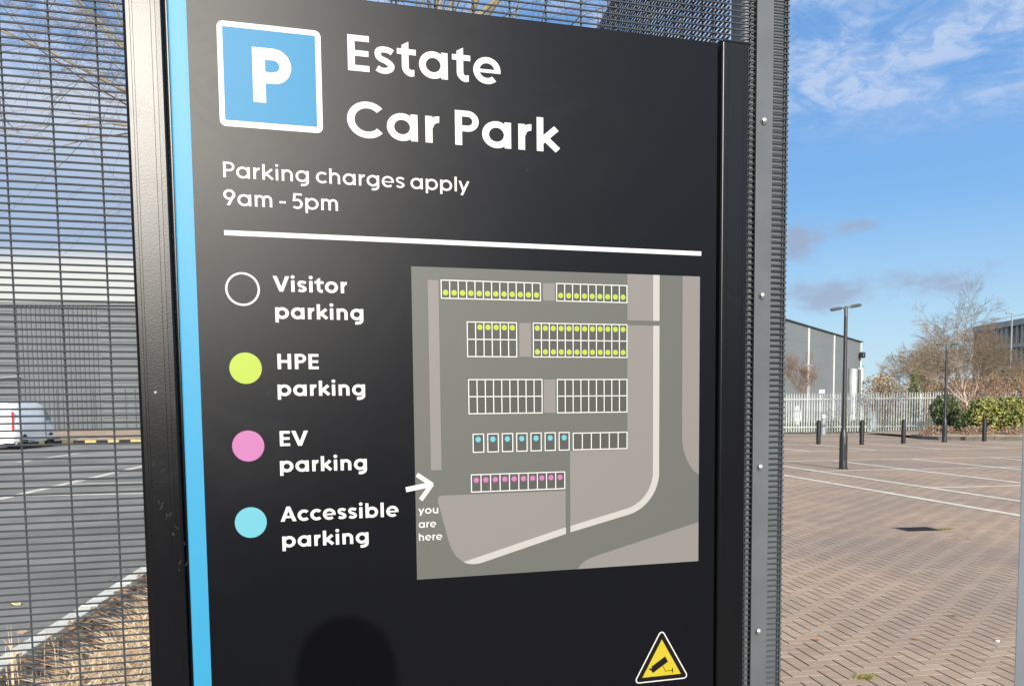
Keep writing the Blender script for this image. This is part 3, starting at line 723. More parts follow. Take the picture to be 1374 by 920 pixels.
bar = thing('clamp_bar', 'flat grey clamp bar with domed bolts holding the mesh to the corner post', 'clamp bar', fpos(1.116, MD - .008), TH)
MB().box(-.0205, -.003, .05, .0205, .003, ZT).build('bar_plate', 'fence_bar', bar, bevel=.001)
bolt = MB().lathe([(.0086, 0), (.0084, .0025), (.0070, .0055), (.0042, .0078), (.0012, .0086)], 18).mesh('bolt', 'bolt', smooth='all')
for z in (EY + .992, EY + .616, EY + .240, EY - .140, EY - .515, EY - .89, EY - 1.27): link('bolt', bolt, bar, (-.003, -.003, z), (R(90), 0, 0))
# return panel running away behind the sign
ra = R(-7.0); rp0 = Vector(fpos(1.070, MD + .062)); rd = Vector((math.sin(ra), math.cos(ra), 0))
rf = thing('mesh_fence', 'second mesh fence panel running back from the corner post above the sign', 'fence', tuple(rp0), -ra + R(90))
rm = MB()
for i in range(nH): rm.box(0, -.0019, .0545 + i * .0127, 1.62, .0019, .0583 + i * .0127)
stuff(rm.build('wire_mesh', 'fence', rf))
for k in range(22): link('vertical_wire', vwm, rf, (.02 + k * .0762, .004, 0))
rp = thing('fence_post', 'grey mesh fence post mostly hidden behind the top of the sign', 'post', tuple(rp0 + rd * 1.66), -ra)
MB().box(-.025, -.03, 0, .025, .03, ZT + .05).build('post_tube', 'fence', rp, bevel=.006)
MB().box(-.027, -.032, ZT + .05, .027, .032, ZT + .058).build('post_cap', 'fence', rp)
# gate post at the right edge of the view
gp_ = thing('gate_post', 'pale grey steel gate post at the right edge of the photo', 'post', fpos(2.022, MD + .05), TH)
MB().box(-.05, -.05, 0, .05, .05, 2.9).build('post_tube', 'gate_grey', gp_, bevel=.005)
MB().box(-.053, -.053, 2.9, .053, .053, 2.91).build('post_cap', 'galv', gp_)

# ------------------------------------------------------------------ lamps, bollards
def lamp_post(x, y, label, tilt, rz):
    t = thing('lamp_post', label, 'lamp post', (x, y, 0), rz, 'twin headed lamp posts on the car park')
    MB().lathe([(.12, 0), (.12, .02), (.095, .03), (.095, .78), (.088, .86), (.052, .96), (.050, 1.0), (.042, 3.72)], 20).build('pole', 'lamp', t, smooth=True)
    MB().lathe([(.045, 3.70), (.045, 3.90), (.038, 3.93), (.020, 3.95)], 16).build('bracket_collar', 'lamp_head', t, smooth=True)
    MB().box(-.045, -.10, .22, .045, -.085, .62).build('access_door', 'lamp', t, bevel=.004)
    for sgn in (-1, 1):
        b = MB(); secs = []
        # leaf shaped flat head: stations along x (half width, bottom z, top z)
        for (d, hw_, zb, zt) in ((.03, .020, -.012, .03), (.10, .022, .0, .035), (.17, .060, -.012, .052), (.26, .085, -.016, .060), (.36, .080, -.010, .058), (.43, .045, .0, .045), (.46, .012, .015, .03)):
            secs.append([(sgn * d, -hw_, (zb + zt) / 2), (sgn * d, -hw_ * .6, zt), (sgn * d, hw_ * .6, zt), (sgn * d, hw_, (zb + zt) / 2), (sgn * d, hw_ * .8, zb), (sgn * d, -hw_ * .8, zb)])
        for s in secs: b.v += s
        for i in range(len(secs) - 1):
            for k in range(6): k2 = (k + 1) % 6; b.f.append((i * 6 + k, i * 6 + k2, i * 6 + 6 + k2, i * 6 + 6 + k))
        b.f += [tuple(range(5, -1, -1)), tuple(range((len(secs) - 1) * 6, len(secs) * 6))]
        h = b.build('lamp_head', 'lamp_head', t, smooth=True); h.location = (0, 0, 3.90); h.rotation_euler = (0, -tilt, 0)
        MB().box(min(sgn * .19, sgn * .40), -.06, -.022, max(sgn * .19, sgn * .40), .06, -.013).build('lens', 'lamp_glass', h)
    return t
lamp_post(8.13, 21.89, 'nearer dark lamp post with two flat heads standing on the paving', R(9), R(18))
lamp_post(17.53, 36.20, 'farther dark lamp post with two flat heads beside the hedge kerb', R(1), R(5))

bl = [(12.15, 35.39, 'black bollard nearest to the fence corner post, leftmost of the four'), (13.58, 34.67, 'black bollard between the nearer lamp post and the middle of the white fence'), (15.45, 35.25, 'black bollard standing just left of the farther lamp post'), (19.30, 36.50, 'black bollard in front of the green hedge')]
b0 = None
for (x, y, lb) in bl:
    if b0 is None:
        b0 = thing('bollard', lb, 'bollard', (x, y, 0), 0, 'black bollards across the car park')
        MB().lathe([(.084, 0), (.084, .90), (.078, .925), (.060, .935), (.0, .938)][:4], 20).build('bollard_tube', 'bollard', b0, smooth=True)
        MB().lathe([(.060, .936), (.056, .945), (.02, .952)], 20).build('bollard_cap', 'bollard', b0, smooth=True)
        MB().lathe([(.0855, .80), (.0855, .815)], 20).build('band', 'bollard', b0)
    else:
        o = copy_tree(b0); o.location = (x, y, 0); o['label'] = lb
gb2 = thing('marker_post', 'short grey post with a white cap in front of the white palisade fence', 'post', (16.1, 46.2, 0))
MB().lathe([(.12, 0), (.12, .86)], 12).build('post_tube', 'galv', gb2); MB().lathe([(.125, .861), (.125, 1.02), (.06, 1.06)], 12).build('post_cap', 'white', gb2)

# ------------------------------------------------------------------ palisade fence
pf0 = Vector((3.0, 49.9, 0)); pf1 = Vector((33.0, 48.9, 0)); dpf = (pf1 - pf0); pl = dpf.length; pang = math.atan2(dpf.y, dpf.x)
pal = thing('palisade_fence', 'pale galvanised palisade fence of pointed pales across the car park', 'fence', tuple(pf0), pang)
b = MB(); wv = [(-.034, .0), (-.018, -.018), (.0, -.004), (.018, -.018), (.034, .0)]
for z in (.04, 2.05): b.v += [(x, y, z) for x, y in wv]
b.v += [(-.030, 0, 2.07), (-.012, -.012, 2.17), (0, -.004, 2.20), (.012, -.012, 2.17), (.030, 0, 2.07)]
for r_ in range(2):
    for k in range(4): b.f.append((r_ * 5 + k, r_ * 5 + k + 1, r_ * 5 + 6 + k, r_ * 5 + 5 + k))
pm = b.mesh('pale', 'palisade')
NP = 215
for i in range(NP): link('pale', pm, pal, (.06 + i * pl / NP, random.uniform(-.003, .003), random.uniform(-.012, .012)), (0, random.uniform(-.006, .006), 0))
for z in (.32, 1.86): MB().box(0, .004, z - .025, pl, .05, z + .025).build('rail', 'palisade', pal)
ppm = MB().box(-.05, .052, 0, .05, .12, 2.1).mesh('fence_post', 'palisade')
for i in range(12): link('fence_post', ppm, pal, (.3 + i * 2.75, 0, 0))

# ------------------------------------------------------------------ left warehouse
WL = 56.0
wh = thing('warehouse', 'large grey metal clad warehouse beyond the asphalt, seen through the mesh', 'building', gw(-62, 72, 0), GA)
MB().box(0, .25, 0, WL, 30, 9.75).build('wall', 'clad_flat', wh)
# cladding: ribbed central bay, horizontal planks either side
xr0, xr1 = 62 - 26.1 - 0.0, 62 - 20.9
def world_x_at(px, y=72):   # grid x along the facade for a photo column
    t = (px - 687) / 1199.28
    # point gw(x,72): X = x gc - 72 gs ; Y = x gs + 72 gc ; X/Y = t
    return (t * 72 * gc + 72 * gs) / (gc - t * gs)
xa = world_x_at(28) + 62; xb = world_x_at(140) + 62
rib = MB(); x = xa
while x < xb - .17:
    rib.add([(x, .25, .3), (x + .035, .17, .3), (x + .135, .17, .3), (x + .17, .25, .3), (x, .25, 9.6), (x + .035, .17, 9.6), (x + .135, .17, 9.6), (x + .17, .25, 9.6)], [(0, 1, 5, 4), (1, 2, 6, 5), (2, 3, 7, 6)])
    x += .335
stuff(rib.build('cladding_ribs', 'clad_rib', wh))
plk = MB().box(0, 0, 0, xa - .05, .06, .37).mesh('cladding_plank', 'clad_flat', bevel=.02, seg=1)
plr = MB().box(0, 0, 0, WL - xb - .05, .06, .37).mesh('cladding_plank', 'clad_flat', bevel=.02, seg=1)
for i in range(24):
    link('cladding_plank', plk, wh, (0, .18, .3 + i * .385)); link('cladding_plank', plr, wh, (xb + .05, .18, .3 + i * .385))
MB().box(-.1, .05, 9.60, WL + .1, .16, 9.80).box(-.1, .17, 9.76, WL + .1, 30.1, 9.86).build('roof_edge', 'roof_dark', wh)
MB().box(0, .12, 0, WL, .24, .29).build('plinth', 'roof_dark', wh)
for px in (79, 128, 171, 184):
    xx = world_x_at(px) + 62
    MB().tube([(xx, .08, .1), (xx, .08, 3.3)], .035, 8).build('drainpipe', 'roof_dark', wh)
lx = world_x_at(5) + 62
fl = MB(); fl.tube([(lx - .8, 0, 4.1), (lx + 1.6, -.3, 4.3)], .05, 6).tube([(lx - .6, 0, 3.2), (lx - .5, -.5, 4.2)], .05, 6).box(lx - .5, -.6, 3.9, lx - .1, -.2, 4.3)
fl.build('light_bracket', 'galv', wh)

# ------------------------------------------------------------------ right warehouse
A = Vector((19.2, 66.0, 0)); B = Vector((36.9, 94.8, 0)); d = B - A; SL = d.length; sang = math.atan2(d.y, d.x)
sh = thing('warehouse', 'plain grey shed with thin white panel joints behind the palisade fence', 'building', tuple(A), sang)
MB().box(0, .0, 0, SL, 30, 8.0).build('wall', 'shed', sh)
def shed_x(px):
    t = (px - 687) / 1199.28
    # A + s*d : (Ax + s dx)/(Ay+ s dy)=t
    ux, uy = d.x / SL, d.y / SL
    return (t * A.y - A.x) / (ux - t * uy)
tag_ = None
for px in (1083.5, 1117.5):
    xx = shed_x(px); MB().box(xx - .14, -.07, 0, xx + .14, -.003, 7.9).build('joint_strip', 'shed_trim', sh)
MB().box(SL - .45, -.08, 0, SL, -.003, 7.9).build('corner_flashing', 'shed_trim', sh)
MB().box(-.2, -.18, 8.003, SL + .3, 30.2, 8.07).build('roof_edge', 'roof_dark', sh)
pa = MB()
for i in range(5): pa.box(0, -.006, .4 + i * 1.55, SL - .5, -.003, .41 + i * 1.55)
pa.build('panel_seam', 'clad_rib', sh)
o = MB().box(SL - 1.6, -.6, 6.3, SL - .9, -.08, 6.9).build('floodlight', 'lamp', sh, bevel=.1)
for px, zt in ((1128.5, 4.9), (1138.5, 5.1)):
    xx = shed_x(px); MB().tube([(xx, -1.0, 0), (xx, -1.0, zt)], .42, 12).build('flue', 'steel_duct', sh, smooth=True)
xx = shed_x(1135); MB().tube([(xx, -1.2, 0), (xx, -1.2, 4.9)], .16, 8).build('flue', 'roof_dark', sh)

# ------------------------------------------------------------------ office block on the right
ob = thing('office_building', 'grey glazed office block behind the bare trees on the right', 'building', (65, 126.5, 0), R(-90))
OL = 60
MB().box(0, .4, 0, OL, 22, 11.9).build('wall', 'concrete', ob)
for z0, z1 in ((11.35, 12.1), (8.55, 9.05), (5.75, 6.25), (2.9, 3.4)): MB().box(-.3, -.15, z0, OL, .42, z1).build('floor_band', 'concrete', ob)
mulm = MB().box(-.06, -.02, 0, .06, .38, 2.3).mesh('mullion', 'concrete')
gl = [MB().box(.07, .2, 0, 1.13, .26, 2.28).mesh('window', k_) for k_ in ('glass', 'glass_pale', 'panel_brown', 'glass')]
for fz in (9.05, 6.25, 3.4):
    for i in range(36):
        link('window', gl[random.choice([0, 0, 1, 2, 3])], ob, (i * 1.2, 0, fz + .01)); link('mullion', mulm, ob, (i * 1.2, 0, fz + .005))
MB().box(-.1, 0, 12.1, OL, .05, 12.15).box(-.1, 0, 12.6, OL, .05, 12.64).build('roof_rail', 'galv', ob)

# ------------------------------------------------------------------ white van
def van():
    t = thing('panel_van', 'white panel van parked on the asphalt, seen through the mesh', 'van', gw(-16.75, 42.5, 0), GA)
    # local frame: +y forward, x right, length 4.9, width 1.9
    W2 = .95
    st = [(-2.45, .34, 1.90, .90, .84), (-2.40, .30, 1.98, .94, .86), (-1.5, .28, 2.04, .95, .87), (.2, .28, 2.04, .95, .87), (.9, .28, 2.00, .95, .86), (1.15, .28, 1.93, .95, .83), (1.72, .28, 1.26, .94, .86), (2.2, .30, 1.10, .90, .82), (2.42, .36, .93, .82, .72), (2.48, .42, .75, .74, .66)]
    b = MB(); n = 12
    for (y, zb, zt, wb, wt) in st:
        zm = zb + (zt - zb) * .45; zs = zb + (zt - zb) * .80
        S = [(-wb * .92, zb), (-wb, zb + .12), (-wb, zm), (-wb + (wb - wt) * .6, zs), (-wt * .94, zt - .05), (-wt * .80, zt), (wt * .80, zt), (wt * .94, zt - .05), (wb - (wb - wt) * .6, zs), (wb, zm), (wb, zb + .12), (wb * .92, zb)]
        b.v += [(x, y, z) for x, z in S]
    for i in range(len(st) - 1):
        for k in range(n): k2 = (k + 1) % n; b.f.append((i * n + k, i * n + k2, (i + 1) * n + k2, (i + 1) * n + k))
    b.f += [tuple(range(n)), tuple(range((len(st) - 1) * n, len(st) * n))]
    b.build('body', 'van_white', t, smooth=True)
    MB().box(-.84, -2.466, .60, -.012, -2.44, 1.80).build('rear_door', 'van_white', t, bevel=.02); MB().box(.012, -2.466, .60, .84, -2.44, 1.80).build('rear_door', 'van_white', t, bevel=.02)
    for s in (-1, 1):
        MB().box(min(s * .845, s * .935), -2.47, .80, max(s * .845, s * .935), -2.40, 1.62).build('tail_light', 'red_lens', t, bevel=.015)
        MB().box(min(s * .952, s * .985), .88, .46, max(s * .952, s * .985), .895, 1.75).build('door_seam', 'plastic_dark', t)
        b = MB(); x = s * .935
        b.add([(s * .953, 1.0, 1.22), (s * .953, 1.62, 1.22), (s * .905, 1.22, 1.72), (s * .895, 1.02, 1.78)], [(0, 1, 2, 3)]).build('side_window', 'van_glass', t)
        MB().box(min(s * .98, s * 1.18), 1.50, 1.12, max(s * .98, s * 1.18), 1.60, 1.38).build('wing_mirror', 'plastic_dark', t, bevel=.02)
        MB().box(min(s * .955, s * .972), -2.2, .42, max(s * .955, s * .972), 2.0, .52).build('side_trim', 'van_white', t, bevel=.005)
    b = MB().add([(-.78, 1.78, 1.24), (.78, 1.78, 1.24), (.72, 1.24, 1.90), (-.72, 1.24, 1.90)], [(0, 1, 2, 3)]).build('windscreen', 'van_glass', t)
    MB().box(-.92, -2.53, .30, .92, -2.42, .50).build('rear_bumper', 'van_white', t, bevel=.03)
    MB().box(-.80, -2.537, .40, -.55, -2.531, .46).build('reflector', 'red_lens', t)
    ty_ = MB().lathe([(.20, -.11), (.31, -.11), (.335, -.08), (.335, .08), (.31, .11), (.20, .11)], 24).mesh('tyre', 'tyre', smooth=True)
    ri_ = MB().lathe([(.205, -.09), (.205, .10), (.16, .085), (.05, .095)], 16).mesh('rim', 'rim', smooth=True)
    for y in (-1.45, 1.55):
        for s in (-1, 1):
            wv_ = MB().lathe([(.06, -.10), (.06, .09)], 12).build('wheel', 'plastic_dark', t); wv_.location = (s * .86, y, .335); wv_.rotation_euler = (0, R(90) * s, 0)
            link('tyre', ty_, wv_); link('rim', ri_, wv_)
            MB().lathe([(.40, -.02), (.40, .012)], 24).build('wheel_arch', 'plastic_dark', t).location = (s * .943, y, .36)
            t.children[-1].rotation_euler = (0, R(90), 0)
    return t
van()

# ------------------------------------------------------------------ vegetation
def leaf_cloud(name, m_, parent, centers, radii, n, size, flatz=1.0, seed=1, hollow=.55):
    g = np.random.default_rng(seed); V = []; 
    C = np.array(centers, float); Rr = np.array(radii, float)
    pick = g.integers(0, len(C), n)
    dirs = g.normal(size=(n, 3)); dirs /= np.linalg.norm(dirs, axis=1)[:, None]
    rad = hollow + (1 - hollow) * g.random(n) ** .6
    P = C[pick] + dirs * Rr[pick] * rad[:, None]
    P[:, 2] = np.maximum(P[:, 2], .03)
    a = g.normal(size=(n, 3)); a /= np.linalg.norm(a, axis=1)[:, None]
    b = np.cross(a, g.normal(size=(n, 3))); b /= np.linalg.norm(b, axis=1)[:, None]
    s = size * (.6 + .8 * g.random(n))[:, None]
    q = np.stack([P - a * s, P - b * s * .45, P + a * s, P + b * s * .45], 1).reshape(-1, 3)
    f = np.arange(4 * n).reshape(n, 4)
    return raw(name, q, f, m_, parent)

def bare_tree(label, x, y, h, spread, lean=(0, 0), trunk_r=.12, mt='bark_brown', mtw='twig_grey', seed=1, levels=5, fork=.35, group=None, droop=0., zbase=0., twig=.006, first=None, kids=(3, 5)):
    rr = random.Random(seed)
    t = thing('bare_tree', label, 'tree', (x, y, zbase), 0, group)
    big = MB(); small = MB(); limb = MB()
    def grow(p, d, L, r, lv):
        n = 4 if lv <= 1 else 3
        pts = [p]; rs = [r]; cur = Vector(p); dd = Vector(d)
        nodes = []
        for i in range(n):
            dd = (dd + Vector((rr.gauss(0, .13), rr.gauss(0, .13), rr.gauss(0, .08) + (.06 if lv < 3 else -droop)))).normalized()
            cur = cur + dd * L / n; pts.append(cur.copy()); rs.append(max(twig * .5, r * (1 - (i + 1) / n * .55))); nodes.append((cur.copy(), dd.copy(), rs[-1]))
        (big if lv == 0 else limb if lv <= 2 else small).tube(pts, rs, 8 if lv == 0 else 5 if lv <= 2 else 3, caps=False)
        if lv >= levels: return
        kn = rr.randint(*kids) if lv else (first or 6)
        for k in range(kn):
            j = rr.randint(1 if lv else 2, n - 1) if k else n - 1
            q, qd, qr = nodes[j]
            ax = qd.orthogonal().normalized(); ax.rotate(Matrix.Rotation(rr.uniform(0, 6.283), 3, qd)) 
            ang = rr.uniform(.35, .85) if k else rr.uniform(.05, .3)
            nd = (qd * math.cos(ang) + ax * math.sin(ang)); nd.x *= spread; nd.y *= spread; nd.normalize()
            grow(q, nd, L * rr.uniform(.55, .85) * (1.0 if lv else .95), qr * rr.uniform(.55, .8), lv + 1)
    grow(Vector((0, 0, -.05)), Vector((lean[0], lean[1], 1)).normalized(), h * fork, trunk_r, 0)
    big.build('trunk', mt, t, smooth='all'); limb.build('limbs', mt, t, smooth='all'); small.build('twigs', mtw, t)
    return t
TREES = []
# placeholder list filled below
bare_tree('large bare tree whose tan limbs show above the sign top', -1.0, 12.8, 14.0, 1.05, (0.03, 0), .27, 'bark_tan', 'twig_gold', 12, 6, .36, twig=.006, first=17, kids=(3, 4))
bare_tree('slim pale pinkish tree leaning left out of the hedge', 21.9, 42.3, 2.6, 1.35, (-.30, 0), .10, 'bark_pink', 'twig_grey', 9, 6, .85, twig=.009, kids=(3, 4), first=9)
bare_tree('bare brown tree behind the palisade left of the farther lamp post', 25.4, 53.0, 6.0, 1.3, (0, 0), .12, 'bark_brown', 'twig_grey', 23, 6, .36, twig=.011, kids=(3, 5))
bare_tree('wide bare tree behind the palisade at the left end of the tree group', 27.2, 60.0, 6.3, 1.3, (0, 0), .12, 'bark_brown', 'twig_grey', 31, 6, .34, twig=.012, kids=(3, 5))
bare_tree('smaller bare tree in front of the office block', 31.0, 58.0, 4.3, 1.1, (.05, 0), .10, 'bark_brown', 'twig_grey', 47, 6, .34, twig=.010, kids=(2, 4))
bare_tree('low golden bare tree at the right end of the tree group', 31.3, 54.0, 4.6, 1.2, (.0, 0), .10, 'bark_brown', 'twig_gold', 52, 6, .34, twig=.010, kids=(2, 4))
bare_tree('small reddish sapling before the grey shed', 19.2, 58.0, 5.6, .7, (0, 0), .05, 'twig_red', 'twig_red', 61, 5, .3, twig=.01)

def shrub(name, label, cat, cs, rs, n, size, m_, seed, stems=6, group=None, ms='twig_grey', hollow=.5):
    c0 = cs[0]; t = thing(name, label, cat, (c0[0], c0[1], 0), 0, group)
    cl = [(c[0] - c0[0], c[1] - c0[1], c[2]) for c in cs]
    leaf_cloud('foliage', m_, t, cl, rs, n, size, seed=seed, hollow=hollow)
    b = MB(); rr = random.Random(seed)
    for c, r in zip(cl, rs):
        for k in range(stems):
            q = (c[0] + rr.uniform(-.6, .6) * r[0], c[1] + rr.uniform(-.6, .6) * r[1], c[2] + rr.uniform(.2, .95) * r[2])
            b.tube([(c[0], c[1], 0), ((c[0] + q[0]) / 2 + .05, (c[1] + q[1]) / 2, q[2] * .5), q], [.03, .02, .008], 4)
    b.build('stems', ms, t); return t
shrub('laurel_hedge', 'clipped light green laurel hedge in the bed behind the right hand bollard', 'hedge', [(21.3, 40.3, 1.0), (22.3, 40.0, 1.05), (23.4, 39.8, 1.05), (24.6, 39.6, 1.05)], [(.8, .8, .82)] * 4, 11000, .085, 'leaf_laurel', 3)
shrub('laurel_bush', 'dark green bush left of the pink tree trunk', 'bush', [(20.6, 42.6, 1.25), (20.9, 42.8, .9)], [(.65, .7, .75), (.7, .7, .8)], 3000, .08, 'leaf_dark', 4)
shrub('laurel_bush', 'low dark green bush in front of the pink tree trunk, left of the light hedge', 'bush', [(20.6, 40.7, .62), (21.0, 40.5, .78)], [(.55, .6, .55), (.5, .6, .6)], 2600, .07, 'leaf_dark', 14)
shrub('ground_shrub', 'low brown dead shrub under the hedge beside the kerb', 'bush', [(19.2, 40.2, .25), (20.4, 39.2, .25), (22.0, 38.8, .25), (23.6, 38.6, .25), (25, 38.4, .25)], [(.9, .6, .36)] * 5, 5200, .05, 'leaf_brown', 15)
shrub('bramble_thicket', 'tangled reddish brown thicket above the hedge', 'bush', [(24.5, 45.5, 1.7), (26.0, 45.2, 1.9), (27.6, 45.0, 1.9), (23.4, 45.8, 1.4)], [(1.1, 1, 1.5)] * 4, 11000, .05, 'leaf_brown', 16, 20, ms='twig_red', hollow=.1)
shrub('bramble_thicket', 'darker brown thicket behind the palisade under the bare trees', 'bush', [(28, 56, 1.8), (26, 56.5, 1.7), (30.5, 56, 2.3), (33, 56, 2.4), (24, 57, 1.5)], [(1.8, 1.3, 1.7)] * 5, 9000, .06, 'leaf_brown', 17, 20, ms='twig_red', hollow=.1)
cs = []; rs_ = []
for i in range(16): cs.append((36 + i * 1.5, 88 + random.uniform(-3, 3), 2.0 + random.uniform(-.5, .9))); rs_.append((1.6, 1.4, 2.2 + random.uniform(-.4, .9)))
shrub('autumn_hedgerow', 'rust orange hedgerow in the distance between shed and bare trees', 'hedge', cs, rs_, 12000, .14, 'leaf_rust', 18, 5, hollow=.3)
shrub('ivy_column', 'green ivy climbing a trunk behind the palisade', 'plant', [(22.9, 50.9, 1.3), (22.85, 50.9, 2.3), (22.95, 50.9, 3.2)], [(.35, .3, .8), (.3, .25, .6), (.3, .25, .6)], 1500, .07, 'leaf_ivy', 19)
# scrub behind the palisade and far woodland line
leaf = leaf_cloud('roadside_scrub', 'weed', None, [(8 + i * 1.1, 51.6 + random.uniform(-.4, .8), .35) for i in range(24)], [(.7, .5, .6 + random.uniform(-.2, .5)) for i in range(24)], 9000, .06, seed=20)
tag(leaf, 'low green and yellow weeds growing behind the palisade fence', 'weeds', kind='stuff')
cs = [(-260 + i * 9, 250 + random.uniform(-20, 20), 2.5) for i in range(70)]
far = leaf_cloud('far_woodland', 'leaf_brown', None, cs, [(7, 6, 4.5 + random.uniform(-1, 2.5)) for _ in cs], 26000, .5, seed=21, hollow=.2)
far2 = leaf_cloud('glow_blocker_trees', 'leaf_dark', None, [(100 * math.sin(R(a_)), 100 * math.cos(R(a_)), 5) for a_ in range(95, 266, 4)], [(6, 6, 9)] * 43, 16000, 1.1, seed=22, hollow=.1)  # unseen tree ring, added to keep low sky glow off the sign
tag(far2, 'unseen dark tree ring added behind the viewer to block low sky glow mirrored in the glossy sign', 'woodland', kind='stuff')
tag(far, 'distant line of brown winter woodland along the horizon', 'woodland', kind='stuff')

# bed kerb by the hedge
bk = thing('bed_kerb', 'dark weathered kerb round the raised hedge bed', 'kerb', (0, 0, 0))
kp = [(18.3, 41.0), (18.0, 39.2), (18.25, 38.2), (19.1, 37.75), (20.2, 37.4), (21.3, 37.05), (22.4, 36.75), (23.5, 36.45), (24.6, 36.15), (25.7, 35.85)]
for (ax_, ay_), (bx_, by_) in zip(kp[:-1], kp[1:]):
    L_ = math.hypot(bx_ - ax_, by_ - ay_); o = MB().box(0, 0, -.02, L_ - .012, .15, .15).build('kerb_stone', 'kerb_dark', bk, bevel=.012, seg=1)
    o.location = (ax_, ay_, 0); o.rotation_euler = (0, 0, math.atan2(by_ - ay_, bx_ - ax_))
b = MB(); P2 = [(x + .1, y + .14) for x, y in kp] + [(27, 36), (27, 47), (18.6, 47)]
b.v = [(x, y, .1) for x, y in P2] + [(22.5, 42, .45)]; b.f = [(i, (i + 1) % len(P2), len(P2)) for i in range(len(P2))]
struct(b.build('hedge_bed', 'verge'))

# dry grass clump by the fence
def blades(name, m_, n, region, hgt, wid, seed, lay=.7):
    g = np.random.default_rng(seed)
    P = region(g, n); n = len(P)
    a = g.uniform(0, 6.283, n); d = np.stack([np.cos(a), np.sin(a), np.zeros(n)], 1)
    h = hgt * (.5 + g.random(n)); ln = h * (lay * g.random(n)); w_ = wid * (.6 + .8 * g.random(n))
    sd = np.stack([-np.sin(a), np.cos(a), np.zeros(n)], 1) * w_[:, None] / 2
    tw = g.uniform(0, 6.283, n); sd = np.stack([np.cos(tw), np.sin(tw), np.zeros(n)], 1) * w_[:, None] / 2
    z = np.array([0, 0, 1.0])
    m1 = P + d * (ln * .25)[:, None] + z * (h * .55)[:, None]; m2 = P + d * (ln * 1.1)[:, None] + z * (h * .82)[:, None]
    q = np.stack([P - sd, P + sd, m1 + sd, m1 - sd, m2], 1).reshape(-1, 3); k = np.arange(n)[:, None] * 5
    f = [tuple(r) for r in (k + np.array([0, 1, 2, 3])).tolist()] + [tuple(r) for r in (k + np.array([3, 2, 4])).tolist()]
    return raw(name, q, f, m_)
def reg_straw(g, n):
    x = g.uniform(-1.75, .2, n); y = g.uniform(3.2, 9.2, n); k = (x > -1.95 + .10 * np.sin(y * 3.1) + .35 * np.maximum(0, (y - 6.6))) 
    cl = np.sin(x * 9 + 2 * np.sin(y * 5)) * np.sin(y * 8 + 1.7) > -.75
    x = x[k & cl]; y = y[k & cl]
    return np.stack([x * gc - y * gs, x * gs + y * gc, np.full(len(x), .02)], 1)
o = blades('dry_grass', 'straw', 62000, reg_straw, .20, .013, 5, 1.7); tag(o, 'dense straw coloured dead grass in the bed behind the fence', 'grass', kind='stuff')
def reg_thin(g, n):
    x = g.uniform(-2.35, -1.9, n); y = g.uniform(3.6, 5.6, n); return np.stack([x * gc - y * gs, x * gs + y * gc, np.full(n, .0)], 1)
o = blades('tall_dry_stalks', 'straw', 70, reg_thin, .38, .005, 6, .3); tag(o, 'sparse tall dead stalks in front of the concrete edging', 'grass', kind='stuff')
g = np.random.default_rng(9)
def litter(name, n, x0, x1, y0, y1, size, seed, m_='litter', z=.06):
    g = np.random.default_rng(seed); x = g.uniform(x0, x1, n); y = g.uniform(y0, y1, n)
    P = np.stack([x * gc - y * gs, x * gs + y * gc, z + g.uniform(-.01, .02, n)], 1)
    a = g.normal(size=(n, 3)) * [1, 1, .35]; a /= np.linalg.norm(a, axis=1)[:, None]; b = np.cross(a, [0, 0, 1] + g.normal(size=(n, 3)) * .4); b /= np.linalg.norm(b, axis=1)[:, None]
    s = size * (.5 + g.random(n))[:, None]
    q = np.stack([P - a * s, P - b * s * .5, P + a * s, P + b * s * .5], 1).reshape(-1, 3)
    return raw(name, q, np.arange(4 * n).reshape(n, 4), m_)
tag(litter('leaf_litter', 5200, -2.38, -1.2, 3.0, 12.5, .025, 30), 'dark leaf litter and bark mulch beside the concrete edging', 'leaf litter', kind='stuff')
tag(litter('leaf_scatter', 70, -2.75, -2.40, 3.0, 12.5, .030, 31, z=.02), 'loose brown leaves gathered against the concrete edging', 'leaf litter', kind='stuff')

# single fallen leaves, stone and weeds on the paving
leaf_me = MB().add([(-.03, 0, .004), (-.012, -.016, .012), (.012, -.013, .006), (.034, 0, .010), (.010, .015, .010), (-.014, .014, .002)], [(0, 1, 2, 3, 4, 5)])
lm = leaf_me.mesh('fallen_leaf', 'dead_leaf'); lm2 = leaf_me.mesh('fallen_leaf', 'pale_leaf')
spots = [(2.05, 5.95, 0), (1.98, 7.75, 0), (3.30, 6.60, 0), (2.72, 5.95, 0), (5.35, 10.4, 0), (5.20, 10.35, 0), (4.95, 8.35, 0), (3.35, 4.98, 0), (3.62, 5.65, 0), (2.02, 5.1, 0)]
LW = ['fallen leaf nearest the fence corner at the left edge of the paving', 'small leaf farther along the left edge of the paving beside the fence', 'brown fallen leaf on the paving near the white pebble', 'brown fallen leaf in the middle of the near paving', 'right hand leaf of the pair just before the drain grate', 'left hand leaf of the pair just before the drain grate', 'lone brown leaf between the drain grate and the near paving', 'brown leaf at the bottom edge of the paving', 'brown leaf on the paving beside the gate post', 'brown leaf at the lower left corner of the paving by the fence']
for (x, y, k), lw_ in zip(spots, LW):
    o = link('fallen_leaf', lm, None, (x, y, .004), (random.uniform(-.2, .2), random.uniform(-.2, .2), random.uniform(0, 6)))
    tag(o, lw_, 'leaf', 'fallen leaves on the block paving')
